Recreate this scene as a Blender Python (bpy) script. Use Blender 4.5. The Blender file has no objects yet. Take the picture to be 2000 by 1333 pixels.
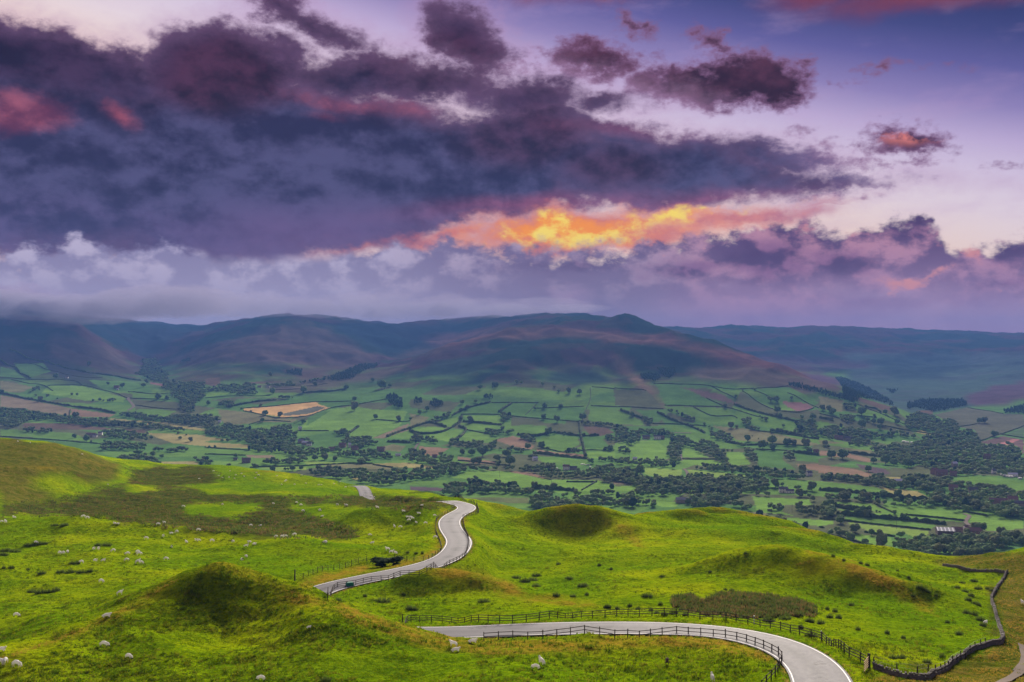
import bpy, math, random
import numpy as np
from mathutils import Vector

# ------------------------------------------------------------------ camera, light, exposure
F, HX, HY = 1944.0, 1000.0, 675.0          # focal length in photo pixels, principal column, horizon row
sc = bpy.context.scene
COL = sc.collection
cam_d = bpy.data.cameras.new('camera'); cam = bpy.data.objects.new('camera', cam_d); COL.objects.link(cam)
cam_d.sensor_width = 36.0; cam_d.lens = F / 2000 * 36.0
cam_d.shift_y = 8.5 / 2000
cam_d.clip_start = 1.0; cam_d.clip_end = 60000.0
cam.location = (0, 0, 0); cam.rotation_euler = (math.radians(90), 0, 0)
sc.camera = cam
sc.view_settings.view_transform = 'Standard'; sc.view_settings.look = 'None'
sc.view_settings.gamma = 1.0; sc.view_settings.use_curve_mapping = False
EXPO = 1.08; sc.view_settings.exposure = EXPO
SKY_GAIN = 2**-EXPO                              # sky radiance that shows at its own tone under that exposure
sc.render.engine = 'CYCLES'
sc.cycles.max_bounces = 5; sc.cycles.diffuse_bounces = 2; sc.cycles.glossy_bounces = 2
sc.cycles.volume_bounces = 1; sc.cycles.transparent_max_bounces = 8
SUN_AZ, SUN_EL = 12.0, 24.0                  # degrees: azimuth right of straight ahead, elevation
sun_d = bpy.data.lights.new('sun', 'SUN'); sun_d.energy = 5.0; sun_d.angle = math.radians(22)
sun_d.color = (1.0, 0.90, 0.76)
sun = bpy.data.objects.new('sun', sun_d); COL.objects.link(sun)
_a, _e = math.radians(SUN_AZ), math.radians(SUN_EL)
SUN_DIR = Vector((math.sin(_a)*math.cos(_e), math.cos(_a)*math.cos(_e), math.sin(_e)))
sun.rotation_euler = SUN_DIR.to_track_quat('Z', 'Y').to_euler()

def lin(r, g, b):                            # 8 bit sRGB to linear
    f = lambda c: c/12.92 if c <= 0.04045 else ((c+0.055)/1.055)**2.4
    return (f(r/255), f(g/255), f(b/255))

# ------------------------------------------------------------------ small node language
class N:
    tree = None
    def __init__(s, sock): s.s = sock
    @staticmethod
    def put(inp, v):
        if isinstance(v, N): N.tree.links.new(v.s, inp)
        elif v is not None:
            if inp.type == 'RGBA' and len(v) == 3: v = (*v, 1)
            inp.default_value = v
    @staticmethod
    def math(op, a, b=None, c=None, clamp=False):
        n = N.tree.nodes.new('ShaderNodeMath'); n.operation = op; n.use_clamp = clamp
        N.put(n.inputs[0], a); N.put(n.inputs[1], b)
        if c is not None: N.put(n.inputs[2], c)
        return N(n.outputs[0])
    def __add__(s, o): return N.math('ADD', s, o)
    __radd__ = __add__
    def __sub__(s, o): return N.math('SUBTRACT', s, o)
    def __rsub__(s, o): return N.math('SUBTRACT', o, s)
    def __mul__(s, o): return N.math('MULTIPLY', s, o)
    __rmul__ = __mul__
    def __truediv__(s, o): return N.math('DIVIDE', s, o)
# (the sky shader is deep, so these helpers keep to nodes that give back their slot in the shader's stack)
def nmax(a, b): return N.math('MAXIMUM', a, b)
def nmin(a, b): return N.math('MINIMUM', a, b)
def clamp01(a): return nmin(nmax(a, 0.0), 1.0)
def sstep(x, lo, hi, a=0.0, b=1.0):
    k = 1.0/(hi-lo)
    t = clamp01(N.math('MULTIPLY_ADD', x, k, -lo*k))
    r = t*t*N.math('MULTIPLY_ADD', t, -2.0, 3.0)
    return r if (a, b) == (0.0, 1.0) else r*(b-a)+a
def vec(x, y, z=0.0):
    n = N.tree.nodes.new('ShaderNodeCombineXYZ')
    for i, v in enumerate((x, y, z)): N.put(n.inputs[i], v)
    return N(n.outputs[0])
def sep(v):
    return [vmath('DOT_PRODUCT', v, a) for a in ((1, 0, 0), (0, 1, 0), (0, 0, 1))]
sepc = sep
def vmath(op, a, b=None, scale=None):
    n = N.tree.nodes.new('ShaderNodeVectorMath'); n.operation = op
    N.put(n.inputs[0], a)
    if b is not None: N.put(n.inputs[1], b)
    if scale is not None: N.put(n.inputs['Scale'], scale)
    return N(n.outputs['Value'] if op in ('LENGTH', 'DOT_PRODUCT') else n.outputs['Vector'])
def noise(v, scale=1.0, detail=4, rough=0.55, dist=0.0, lac=2.0, out='Fac', typ=None):
    n = N.tree.nodes.new('ShaderNodeTexNoise')
    if typ: n.noise_type = typ
    N.put(n.inputs['Vector'], v)
    for k, x in (('Scale', scale), ('Detail', detail), ('Roughness', rough), ('Distortion', dist), ('Lacunarity', lac)):
        N.put(n.inputs[k], x)
    return N(n.outputs[out])
def voronoi(v, scale, feature='F1', out='Distance', rand=1.0, smooth=None):
    n = N.tree.nodes.new('ShaderNodeTexVoronoi'); n.feature = feature
    N.put(n.inputs['Vector'], v); N.put(n.inputs['Scale'], scale); N.put(n.inputs['Randomness'], rand)
    if smooth is not None: N.put(n.inputs['Smoothness'], smooth)
    return N(n.outputs[out])
def mix(f, a, b, blend='MIX'):
    if blend == 'MULTIPLY' and f == 1.0: return vmath('MULTIPLY', a, b)
    n = N.tree.nodes.new('ShaderNodeMix'); n.data_type = 'VECTOR'
    N.put(n.inputs[0], f); N.put(n.inputs[4], a); N.put(n.inputs[5], b)
    return N(n.outputs[1])
def ramp(x, stops, interp='LINEAR'):
    n = N.tree.nodes.new('ShaderNodeValToRGB'); cr = n.color_ramp; cr.interpolation = interp
    while len(cr.elements) < len(stops): cr.elements.new(0.5)
    for e, (p, c) in zip(cr.elements, stops):
        e.position = p
    for e, (p, c) in zip(cr.elements, stops):
        e.color = (*c, 1) if len(c) == 3 else c
    N.put(n.inputs[0], x)
    return N(n.outputs[0])
# ------------------------------------------------------------------ sky: azimuth / elevation of the dusk clouds
def sky_uv(px, py):                          # measured direction -> (azimuth, elevation) in milliradians
    az = math.atan2(px-HX, F); el = math.atan2(HY-py, math.hypot(px-HX, F))
    return az*1000, el*1000
world = bpy.data.worlds.new('World'); sc.world = world; world.use_nodes = True
wt = world.node_tree; wt.nodes.clear(); N.tree = wt
tc = wt.nodes.new('ShaderNodeTexCoord')
D = N(tc.outputs['Generated'])
dx, dy, dz = sep(D)
AZ = N.math('ARCTAN2', dx, dy) * 1000.0
HYP = N.math('SQRT', dx*dx + dy*dy)
EL = N.math('ARCTAN2', dz, HYP) * 1000.0
def warp(scale, detail, rough, amp, seed):
    c = noise(vmath('ADD', vmath('MULTIPLY', D, (1, 1, 1.7)), (seed, seed*.37, -seed)), scale, detail, rough, out='Color')
    r, g, b = sepc(c)
    return (r-0.5)*amp, (g-0.5)*amp
w1x, w1y = warp(8, 5, .6, 85, 3.1)
w2x, w2y = warp(34, 6, .68, 40, 7.7)
U = AZ + w1x + w2x
V = EL + (w1y + w2y)*0.62
P0 = vec(U, V, 1.0)
Psoft = vec(AZ + w1x*.6, EL + w1y*.4, 1.0)

def ell(p, cx, cy, rx, ry, rot=0.0):
    """1 at the centre of an ellipse, 0 on its rim, negative outside"""
    u, v = sky_uv(cx, cy)
    ca = math.cos(math.atan2(cx-HX, F))
    r = math.radians(rot); c, q = math.cos(r), math.sin(r)
    sx, sy = 1/(rx/F*1000*ca*ca), 1/(ry/F*1000*ca)
    # p.z is 1, so one dot product does shift, turn and scale
    e1 = vmath('DOT_PRODUCT', p, (c*sx, q*sx, -(c*u+q*v)*sx))
    e2 = vmath('DOT_PRODUCT', p, (-q*sy, c*sy, (q*u-c*v)*sy))
    return 1.0 - N.math('SQRT', N.math('MULTIPLY_ADD', e1, e1, e2*e2))
def blobs(p, lst, ref=60.0):
    out = None
    for (cx, cy, rx, ry, *r) in lst:
        e = ell(p, cx, cy, rx, ry, *r) * (min(ry, 120)/ref)
        out = e if out is None else nmax(out, e)
    return out
def prof(x, pts, lo, hi):
    """a piecewise profile of one variable through a colour ramp; pts = (x, value) """
    vs = [p[1] for p in pts]; a, b = min(vs), max(vs)
    r = ramp((x-lo)*(1/(hi-lo)), [((p[0]-lo)/(hi-lo), ((p[1]-a)/(b-a),)*3) for p in pts])
    return sepc(r)[0]*(b-a) + a

# fbm reliefs
Dn = vmath('MULTIPLY', D, (1, 1, 1.5))
n_big = noise(vmath('ADD', Dn, (5.2, 1.1, 0)), 7, 7, .58, dist=.3)
n_mid = noise(vmath('ADD', Dn, (1.7, 8.1, 3)), 20, 7, .6)
n_mid_o = noise(vmath('ADD', Dn, (1.7-.006, 8.1, 3-.020)), 20, 7, .6)
n_fine = noise(vmath('ADD', Dn, (2.7, 4.1, 1)), 60, 6, .62)
relief = (n_mid - n_mid_o)*3.0                          # lit from the upper right
pr, pg, pb = sepc(noise(Dn, 30, 4, .6, out='Color'))
puff = voronoi(vmath('ADD', D, vec(pr*.04, pg*.04, pb*.04)), 24, 'SMOOTH_F1', smooth=.5)

# --- clear dusk sky
tilt = (EL*-1.0) + (AZ*-0.217)                           # rows of equal tone slope down to the right
def tl(w): return (w/F*1000)
wlo, whi = tl(-400-675+217), tl(150-675+217)
skyc = ramp((tilt - wlo)*(1/(whi-wlo)), [((tl(w-675+217)-wlo)/(whi-wlo), lin(*c)) for w, c in (
    (-400, (34, 42, 88)), (-330, (46, 54, 104)), (-270, (68, 72, 128)), (-215, (98, 94, 156)), (-150, (144, 130, 184)),
    (-90, (192, 173, 212)), (-35, (216, 200, 224)), (30, (233, 216, 224)), (110, (244, 216, 205)))])
nish = wt.nodes.new('ShaderNodeTexSky'); nish.sky_type = 'NISHITA'; nish.sun_disc = False
nish.sun_elevation = math.radians(SUN_EL); nish.sun_rotation = math.radians(SUN_AZ)
nish.air_density = 1.4; nish.dust_density = 2.0
nishc = mix(1.0, N(nish.outputs[0]), (.06, .055, .07), 'MULTIPLY')
skyc = mix(sstep(EL, 380, 900, 0, .75), skyc, nishc)
skyc = mix(sstep(noise(vmath('MULTIPLY', D, (1, 1, 3)), 10, 6, .6), .45, .8)*.35, skyc, lin(196, 160, 200))

# --- main cloud mass
mass = blobs(P0, [
    (120, 150, 330, 95), (440, 150, 190, 100), (-250, 160, 300, 130), (-500, 300, 500, 230), (250, 330, 750, 200), (600, 330, 450, 170),
    (880, 330, 330, 120), (1010, 270, 190, 85), (720, 150, 200, 50, 4), (925, 75, 95, 60, -25), (1010, 190, 150, 40, 0), (850, 150, 170, 38, -5), (640, 72, 75, 26, -12),
    (540, 20, 70, 34, -30), (600, 60, 70, 30, -20), (1230, 330, 330, 70, -3), (1420, 340, 250, 42, -5), (1600, 356, 170, 22, -2), (1480, 305, 150, 34, -8), (1180, 205, 110, 24), (1230, 285, 160, 40, -10),
], 60)
small = blobs(P0, [
    (1165, 122, 125, 42), (1250, 105, 40, 14), (1350, 165, 130, 44, -4), (1480, 150, 150, 62, 0), (1400, 185, 160, 26, -3), (1410, 82, 60, 24, -25), (1530, 175, 60, 18, -6), (1600, 118, 30, 22),
    (1655, 145, 50, 12, -12), (1350, 190, 90, 30, -4), (1765, 265, 88, 27, -3), (1700, 275, 50, 9), (1640, 241, 46, 6), (1740, 316, 62, 6), (1960, 316, 42, 9), (1240, 40, 45, 20, -30),
    (1560, 312, 60, 10, 4), (1700, 362, 60, 10, 0), (1730, 122, 60, 6, -6), (1000, 130, 60, 10), (1660, 382, 60, 14, -6),
], 34)
high = blobs(Psoft, [(1850, -18, 320, 36), (1130, -14, 190, 24), (1600, -12, 120, 26)], 34)
nz = (n_big-.5)*1.6 + (n_mid-.5)*1.6 + (n_fine-.5)*1.3
dens = mass + nz*.34
m_mass = sstep(dens, -.16, .26)
sdens = small + nz*.5 + (n_fine-.5)*1.2 + (n_mid-.5)*.8
m_small = sstep(sdens, -.22, .5)
m_high = sstep(high + nz*.25, -.3, 1.0)

# tones inside the mass
shade = sstep(.5 + relief*.7 + (n_big-.5)*1.5 + (n_mid-.5)*.35, .05, .95)
c_mid = mix(shade, lin(46, 42, 76), lin(82, 78, 118))
c_top = mix(shade, lin(36, 22, 46), lin(70, 46, 76))
c_red = mix(shade, lin(46, 24, 42), lin(88, 44, 68))
c_low = mix(shade, lin(66, 60, 100), lin(96, 82, 126))
topness = sstep(EL + (n_big-.5)*150, 190, 250)
maroon = sstep(blobs(Psoft, [(440, 150, 150, 95), (1020, 265, 180, 80), (850, 110, 200, 60), (1200, 330, 150, 60)], 60), -.1, .8)
lowness = sstep(EL*-1.0 + (n_big-.5)*90, -160, -95)
cm = mix(topness*.95, c_mid, c_top)
cm = mix(lowness*.8, cm, c_low)
cm = mix(maroon*.6, cm, c_red)
redpatch = sstep(blobs(Psoft, [(30, 225, 150, 52, 8), (235, 222, 65, 34, -20), (720, 205, 230, 30, -2), (-250, 240, 200, 60), (640, 225, 100, 20), (110, 45, 60, 14, -25)], 30) + nz*.5, 0.05, 1.1)
cm = mix(redpatch*.62, cm, mix(shade, lin(122, 54, 80), lin(190, 92, 104)))
rim = sstep(dens, .75, -.05)
cm = mix(rim*.45, cm, lin(140, 102, 140))
under = sstep(blobs(Psoft, [(1050, 402, 300, 22, 3), (1380, 388, 260, 18, 3), (1250, 262, 150, 14, -6)], 30), -.3, 1.1)
cm = mix(under*.7, cm, mix(shade, lin(128, 62, 96), lin(176, 92, 118)))
vio = sstep(blobs(Psoft, [(600, 450, 330, 60, 5)], 60), -.3, 1.0)
cm = mix(vio*.5, cm, lin(118, 88, 134))
col = skyc
col = mix(m_high, col, mix(n_mid, lin(100, 50, 76), lin(140, 66, 84)))
cs = mix(sstep(sdens, .1, .9), lin(132, 92, 128), mix(shade, lin(50, 24, 42), lin(88, 48, 70)))
lit = sstep(blobs(Psoft, [(1775, 258, 80, 18), (1640, 241, 50, 10)], 20), -.3, .9)
cs = mix(lit*clamp01(.25+relief*3), cs, lin(226, 128, 120))
col = mix(m_small, col, cs)
# thin halo of pink veil round the clouds
veil = sstep(mass + nz*.5, -.75, .25)
col = mix(veil*.45, col, lin(186, 146, 184))
col = mix(m_mass, col, cm)

# --- sun glow in the gap between cloud base and low bank
gl_w = sstep(blobs(P0, [(1150, 455, 330, 52, 4), (1430, 428, 230, 30, 2), (900, 462, 180, 26, 6), (1600, 398, 110, 12, 2), (690, 486, 90, 10, 9)], 30) + (n_mid-.5)*1.0, -.3, .9)
gl_c = sstep(blobs(P0, [(1110, 452, 250, 34, 4), (1320, 414, 170, 15, 2), (880, 456, 60, 9, 6), (1190, 468, 80, 26, 0), (690, 484, 30, 5, 9)], 22) + (n_mid-.5)*2.4 + (n_fine-.5)*1.5, -.1, 1.2)
orange = mix(sstep(AZ, 180, 330), lin(232, 128, 96), lin(190, 120, 150))
col = mix(gl_w*.92, col, mix(shade, mix(.55, orange, lin(186, 92, 110)), orange))
col = mix(gl_c, col, mix(sstep(relief*1.4+.4+(n_fine-.5)*1.5, 0.1, .9), lin(252, 150, 50), lin(255, 222, 96)))
pinks = sstep(blobs(P0, [(1480, 425, 230, 20, 3), (1640, 400, 90, 14), (1300, 440, 140, 16, 4)], 24) + nz*.6, .1, 1.0)
col = mix(pinks*.75, col, mix(shade, lin(158, 92, 130), lin(222, 142, 140)))

# --- low bank of cloud lying on the hills
bank_top = prof(AZ, [(sky_uv(x, y)[0], sky_uv(x, y)[1]) for x, y in (
    (-600, 470), (0, 487), (90, 484), (150, 470), (230, 476), (300, 466), (322, 452), (360, 474), (395, 482), (420, 500), (480, 499), (560, 496), (650, 492),
    (715, 472), (800, 462), (880, 452), (950, 470), (1060, 478), (1180, 478), (1270, 470), (1390, 458), (1440, 428), (1520, 418), (1600, 438), (1690, 446),
    (1740, 418), (1790, 410), (1830, 425), (1862, 470), (1920, 466), (2000, 458), (2600, 450))], -750, 750)
edge = (bank_top - EL)*.055
bn = (puff*-1.0 + .42)*1.6 + (n_fine-.5)*2.4 + (n_mid-.5)*2.2
soft_edge = prof(AZ, [(-750, 1.0), (-330, 1.0), (-300, .12), (-190, .12), (-140, .9), (300, 1.0), (750, 1.0)], -750, 750)
m_bank = sstep(edge + bn*soft_edge, -.15, .7)
hfrac = sstep(EL, 20, 110)
bs = sstep(.5 + relief*1.3 + (puff-.35)*-1.0 + (n_big-.5)*1.1, .05, .95)
leftc = mix(hfrac, mix(n_big, lin(160, 147, 178), lin(186, 173, 200)), mix(bs, lin(134, 124, 162), lin(194, 182, 208)))
midc = mix(hfrac, mix(n_mid, lin(126, 108, 142), lin(158, 136, 164)), mix(bs, lin(114, 94, 132), lin(172, 146, 172)))
rightc = mix(hfrac, mix(n_mid, lin(142, 110, 154), lin(190, 148, 176)), mix(bs, lin(92, 64, 106), lin(186, 132, 156)))
bc = mix(sstep(AZ + w1x, -220, 70), leftc, midc)
bc = mix(sstep(AZ + w1x, 90, 240), bc, rightc)
dk = sstep(blobs(P0, [(1480, 520, 130, 52, -5), (1620, 515, 110, 40), (1790, 445, 60, 42), (1975, 500, 70, 40), (1330, 530, 120, 30), (1960, 560, 70, 24), (1100, 520, 200, 22)], 40) + nz*.4, -.1, .9)
bc = mix(dk*.75, bc, mix(bs, lin(78, 50, 92), lin(128, 84, 128)))
lt = sstep(blobs(P0, [(1130, 578, 60, 26, -8), (1420, 575, 40, 14), (60, 590, 170, 30, -6), (1700, 575, 230, 22), (1850, 610, 240, 26)], 26) + nz*.35, -.1, 1.0)
bc = mix(lt*.42, bc, lin(178, 146, 178))
pk = sstep(blobs(P0, [(1800, 535, 70, 20, 8), (1470, 438, 60, 18), (1880, 500, 60, 18), (1620, 452, 90, 12), (1740, 590, 60, 10), (1385, 490, 30, 18), (1250, 470, 90, 10), (1960, 592, 50, 9)], 22) + nz*.5 + relief*1.5, .1, 1.1)
bc = mix(pk*.75, bc, lin(226, 146, 140))
col = mix(m_bank, col, bc)

# --- outside the view the cloud deck goes on, broken by clear dusk sky
cover = sstep(noise(Dn, 3.2, 8, .6), .42, .60)
deck = mix(noise(Dn, 9, 6, .6), lin(84, 74, 118), lin(176, 150, 186))
away = nmax(sstep(N.math('ABSOLUTE', AZ), 560, 900), sstep(EL, 370, 560))
col = mix(away*cover*.8, col, deck)
col = mix(sstep(EL, 10, -60), col, lin(112, 98, 132))

bg = wt.nodes.new('ShaderNodeBackground'); bg.inputs['Strength'].default_value = 0.1
out = wt.nodes.new('ShaderNodeOutputWorld')
N.put(bg.inputs['Color'], mix(1.0, col, (10*SKY_GAIN,)*3, 'MULTIPLY'))
wt.links.new(bg.outputs[0], out.inputs['Surface'])
world.cycles.sampling_method = 'MANUAL'; world.cycles.sample_map_resolution = 512
# ------------------------------------------------------------------ survey of the valley (sheets of 400 units, five marks to the unit)
SHEET = {'A': (0, 680), 'B': (400, 720), 'C': (800, 720), 'D': (1200, 720), 'E': (1600, 720), 'F': (800, 880), 'G': (1200, 880), 'H': (1600, 880)}
def pts(sh, s):
    ox, oy = SHEET[sh]
    return [(ox+float(a.split(',')[0])/5, oy+float(a.split(',')[1])/5) for a in s.split()]
GR, GR2, GRB, LIME = (.10,.195,.036), (.135,.24,.036), (.175,.30,.040), (.225,.32,.048)
OL, BR, YE, YE2, TN = (.115,.125,.045), (.145,.100,.052), (.62,.38,.11), (.34,.29,.08), (.25,.195,.085)
OR_, RD, DG, UP, GY = (.27,.175,.08), (.23,.125,.085), (.13,.13,.06), (.16,.105,.065), (.13,.095,.07)
TG, PK = (.20,.19,.065), (.42,.19,.12)
FIELDS = {
'A': [(TN,"0,460 300,510 700,590 680,660 500,640 200,600 0,570"),(OR_,"700,590 1120,650 1060,680 780,670 690,650"),(TG,"0,320 330,380 200,440 0,420"),(GRB,"480,370 810,370 1230,490 1200,530 860,520 400,440"),
 (GR,"130,150 420,150 500,230 300,290 200,240"),(OL,"1290,500 1740,530 1740,590 1320,600"),(BR,"230,730 700,740 1150,790 1000,800 700,800 230,790"),(BR,"1200,790 1420,800 1420,830 1300,830"),(GR2,"0,790 700,830 960,930 700,900 300,870 0,860"),
 (YE2,"1420,830 2000,850 2000,960 1680,930"),(YE,"1440,730 1500,735 1500,748 1440,745"),(YE2,"1640,740 2000,790 2000,812 1700,775"),(YE2,"1080,690 1640,730 1640,742 1080,702"),(RD,"1460,330 1640,360 1640,385 1470,352"),(GR2,"960,1005 2000,1035 2000,1070 1100,1060"),(YE2,"1560,1110 1930,1110 1930,1140 1560,1130"),
 (GR,"0,180 140,220 250,300 0,280"),(GR,"860,310 1250,330 1500,380 1480,440 1250,430 1000,400"),(GR2,"1290,440 1500,450 1660,470 1640,495 1290,485")],
'B': [(YE,"375,395 1095,325 1105,350 1220,385 1040,457 770,480 640,455 500,437 375,412"),((.15,.15,.075),"730,448 1100,368 1180,386 1030,442 800,462"),(GRB,"960,520 1220,400 1440,370 1640,400 1980,420 1900,560 1640,680 1400,660 1400,620 1200,610 950,600"),
 (TN,"1640,680 1980,540 2000,600 1760,680"),(TG,"120,400 360,420 600,460 900,500 860,530 600,520 200,560"),(YE2,"0,720 450,745 430,780 0,770"),(YE2,"0,665 280,700 0,708"),(TN,"400,845 690,850 660,880 420,870"),(TG,"1660,780 1840,740 1960,760 1900,815 1780,800"),
 (GRB,"90,900 360,920 340,945 100,960"),(LIME,"500,960 1000,960 1000,990 700,1000"),(GR2,"850,850 1240,865 1440,885 1000,880"),(LIME,"970,910 1400,915 1390,935 1000,940"),(TG,"1060,940 1640,935 1820,960 1820,985 1400,975"),(YE2,"1640,930 2000,920 2000,970 1840,960"),
 (YE2,"1400,1065 1520,1060 1480,1095"),(BR,"0,100 150,90 150,140 90,180 0,150"),(BR,"370,140 560,125 760,130 560,150 380,160"),(GRB,"0,240 280,240 100,270 0,280"),(GR,"300,300 700,280 480,320 300,350"),(GR,"1000,480 1110,440 1240,410 1000,560"),(GR,"1110,330 1440,320 1700,300 1500,350 1240,380 1120,350"),(GR2,"430,560 800,530 600,600 480,580")],
'C': [(GR,"600,340 990,340 880,440 540,440"),(GR,"1000,340 1240,345 1130,450 900,430"),(GR,"1240,390 1720,380 1720,440 1660,520 1150,460"),(GR2,"1770,370 2000,380 2000,540 1740,510"),(GRB,"530,465 890,460 900,550 620,520"),(GRB,"490,530 900,555 720,600 560,600"),
 (GRB,"250,530 480,470 460,550 380,580"),(GRB,"20,610 200,565 370,585 240,630 100,635"),(GRB,"140,640 440,600 520,600 460,680 380,720 280,690"),(GRB,"500,640 640,610 810,650 720,720 560,710"),(GR2,"920,570 1330,560 1340,620 1200,640 1040,640"),(OL,"1380,560 1650,540 1650,650 1430,640"),
 (GR2,"1230,690 1440,650 1640,670 1660,740 1500,820 1380,790 1260,750"),(GR,"1690,670 1860,660 1950,760 1780,790 1690,770"),(BR,"1700,560 1940,580 1990,630 1860,660 1740,640"),(OR_,"90,760 390,780 270,850 160,860 100,790"),(OR_,"850,700 1000,660 1100,680 1220,760 1200,790 1000,760 860,710"),
 (OR_,"1240,790 1440,820 1700,840 1700,865 1250,830"),(YE2,"0,925 260,955 240,980 0,970"),(OR_,"470,860 830,910 830,940 600,920 480,900"),(OR_,"400,920 600,935 500,950"),(GR2,"1210,850 1740,900 1740,940 1640,960 1300,920"),(GRB,"1720,820 2000,810 2000,880 1740,880"),
 (GRB,"590,995 960,1005 1340,1085 1830,1090 2000,1140 2000,1200 1640,1200 1180,1170 1100,1160 660,1090 400,1070"),(OR_,"1000,1003 1220,1022 1345,1085 1200,1050 960,1010"),(GR2,"0,1100 380,1090 330,1150 0,1140"),(GY,"0,1150 370,1170 340,1200 0,1200"),
 (TG,"0,440 200,480 100,550 0,580"),(OL,"0,300 500,330 400,430 150,400 0,380"),(OL,"1000,470 1250,490 1340,540 1000,560")],
'D': [(GR,"400,150 620,160 900,290 1080,370 750,365 500,360"),(GR2,"490,370 760,375 940,460 1190,480 1150,560 900,540 700,450 520,400"),(GR2,"780,375 1100,385 1200,480 950,455"),(GR2,"0,400 100,430 280,520 290,560 150,550 0,545"),(GR,"200,400 420,420 500,480 430,530 370,520"),
 (GR2,"400,550 600,555 900,640 1000,680 1090,730 1250,780 1080,790 850,700 750,640 560,600"),(OL,"500,420 800,510 760,530 560,510"),(GR2,"750,545 900,570 930,620 850,620"),(TG,"960,560 1300,590 1640,650 2000,740 1900,760 1200,700 1150,660"),
 (OL,"1240,220 1420,340 1560,400 1780,430 2000,400 2000,520 1700,480 1300,390 1170,340"),(GR,"1250,210 1700,180 2000,330 1950,370 1880,340 1640,310 1500,320 1400,220"),(RD,"1640,320 1880,340 1950,390 1800,420 1700,380"),(GR2,"1200,370 1500,460 1700,510 1900,560 1640,600 1300,540 1160,480"),
 (GRB,"0,730 200,700 420,710 510,780 520,870 400,890 250,880 170,830 20,760"),(GRB,"660,780 760,780 930,870 660,870"),(GRB,"650,890 970,895 1080,940 850,950 640,920"),(GRB,"1090,810 1250,820 1330,940 1120,950"),(GR,"1380,790 1640,800 1650,900 1780,990 1400,960"),
 (OR_,"1780,935 2000,930 2000,1000 1800,970"),(GR,"1750,840 2000,860 2000,920 1780,900"),(LIME,"300,970 660,990 640,1080 440,1070 290,1030"),(LIME,"730,990 1300,1040 1430,1060 960,1060 800,1060 720,1040"),(GR2,"1550,1080 2000,1100 2000,1200 1730,1200 1600,1130"),
 (TN,"0,1100 210,1130 0,1130"),(GRB,"0,1150 240,1150 200,1200 0,1200"),(UP,"640,180 1050,250 1250,370 1150,340 900,290 700,200"),(OL,"0,200 320,215 470,380 0,365")],
'E': [(BR,"380,280 560,330 720,380 710,420 600,400 400,320"),(OR_,"0,800 270,830 500,880 520,900 480,920 280,870 0,850"),(GR2,"520,870 690,890 700,930 620,900"),(OR_,"0,940 330,980 480,1020 560,1060 400,1060 0,1020"),(GY,"350,930 640,980 700,1030 560,1040 400,970"),(OL,"650,960 1060,1000 1080,1040 800,1010"),
 (YE2,"640,1060 790,1060 790,1110 650,1080"),(GR2,"1340,1050 1700,1060 2000,1110 2000,1200 1800,1140 1450,1120 1340,1080"),(GR2,"0,1100 560,1160 600,1200 0,1200"),(DG,"1130,450 1450,380 1790,440 2000,450 2000,560 1780,650 1560,700 1520,600 1350,570 1180,480"),
 ((.10,.15,.05),"1820,650 2000,570 2000,680"),(UP,"1560,720 1800,660 2000,700 2000,850 1940,760 1760,740 1650,740"),(PK,"1760,735 1880,690 1960,690 1850,750"),(YE2,"930,620 1000,600 1120,650 1000,640"),(BR,"970,410 1100,410 1110,460 1000,440"),(TG,"0,700 250,730 0,740"),(TG,"230,780 520,800 500,830"),
 (GR2,"480,700 740,710 700,750"),(OL,"360,520 620,500 840,560 1000,690 880,650 640,600 440,580"),(GR,"0,600 60,640 240,640 200,600"),(TG,"0,270 230,310 230,430 0,390")],
'F': [(GR2,"640,400 820,365 1000,385 1120,430 1100,460 800,440"),(GRB,"1200,390 1640,400 1600,412 1300,412 1220,400"),((.15,.17,.05),"490,460 1160,460 1180,520 1000,520 640,480")],
'G': [(GRB,"1350,450 1900,480 1950,540 1660,530 1640,600 1760,640 1400,600"),(GRB,"1510,640 2000,680 2000,740 1600,690"),(GRB,"640,440 780,430 1040,410 900,400 760,440"),(GRB,"220,470 360,490 640,510 600,550 460,550"),(TG,"1240,600 1480,610 1500,640 1350,670 1290,640")],
'H': [(GRB,"140,500 510,520 700,610 350,580 170,540"),(GRB,"570,530 780,560 1340,600 1400,640 1410,690 840,640"),(GRB,"170,570 340,590 720,620 1240,710 860,670 400,640"),(GRB,"1410,600 1640,640 1990,680 2000,760 1840,780 1640,790 1490,700"),(GR2,"260,640 700,670 1140,730 1080,780 560,730 260,680"),
 (GRB,"0,680 140,690 140,720 0,740"),(LIME,"250,700 700,750 1070,790 1050,840 960,860 840,810 620,830 440,770"),(GRB,"280,810 700,850 720,900 720,930 560,920 500,930 390,880"),((.10,.21,.05),"1800,940 2000,920 2000,985 1880,990"),(TG,"0,840 400,900 700,990 540,980 200,920"),
 (YE2,"590,360 960,400 1080,470 740,440"),(GR2,"0,310 560,360 700,420 560,430 0,400"),(GR2,"0,410 150,450 40,450")]}
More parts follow.
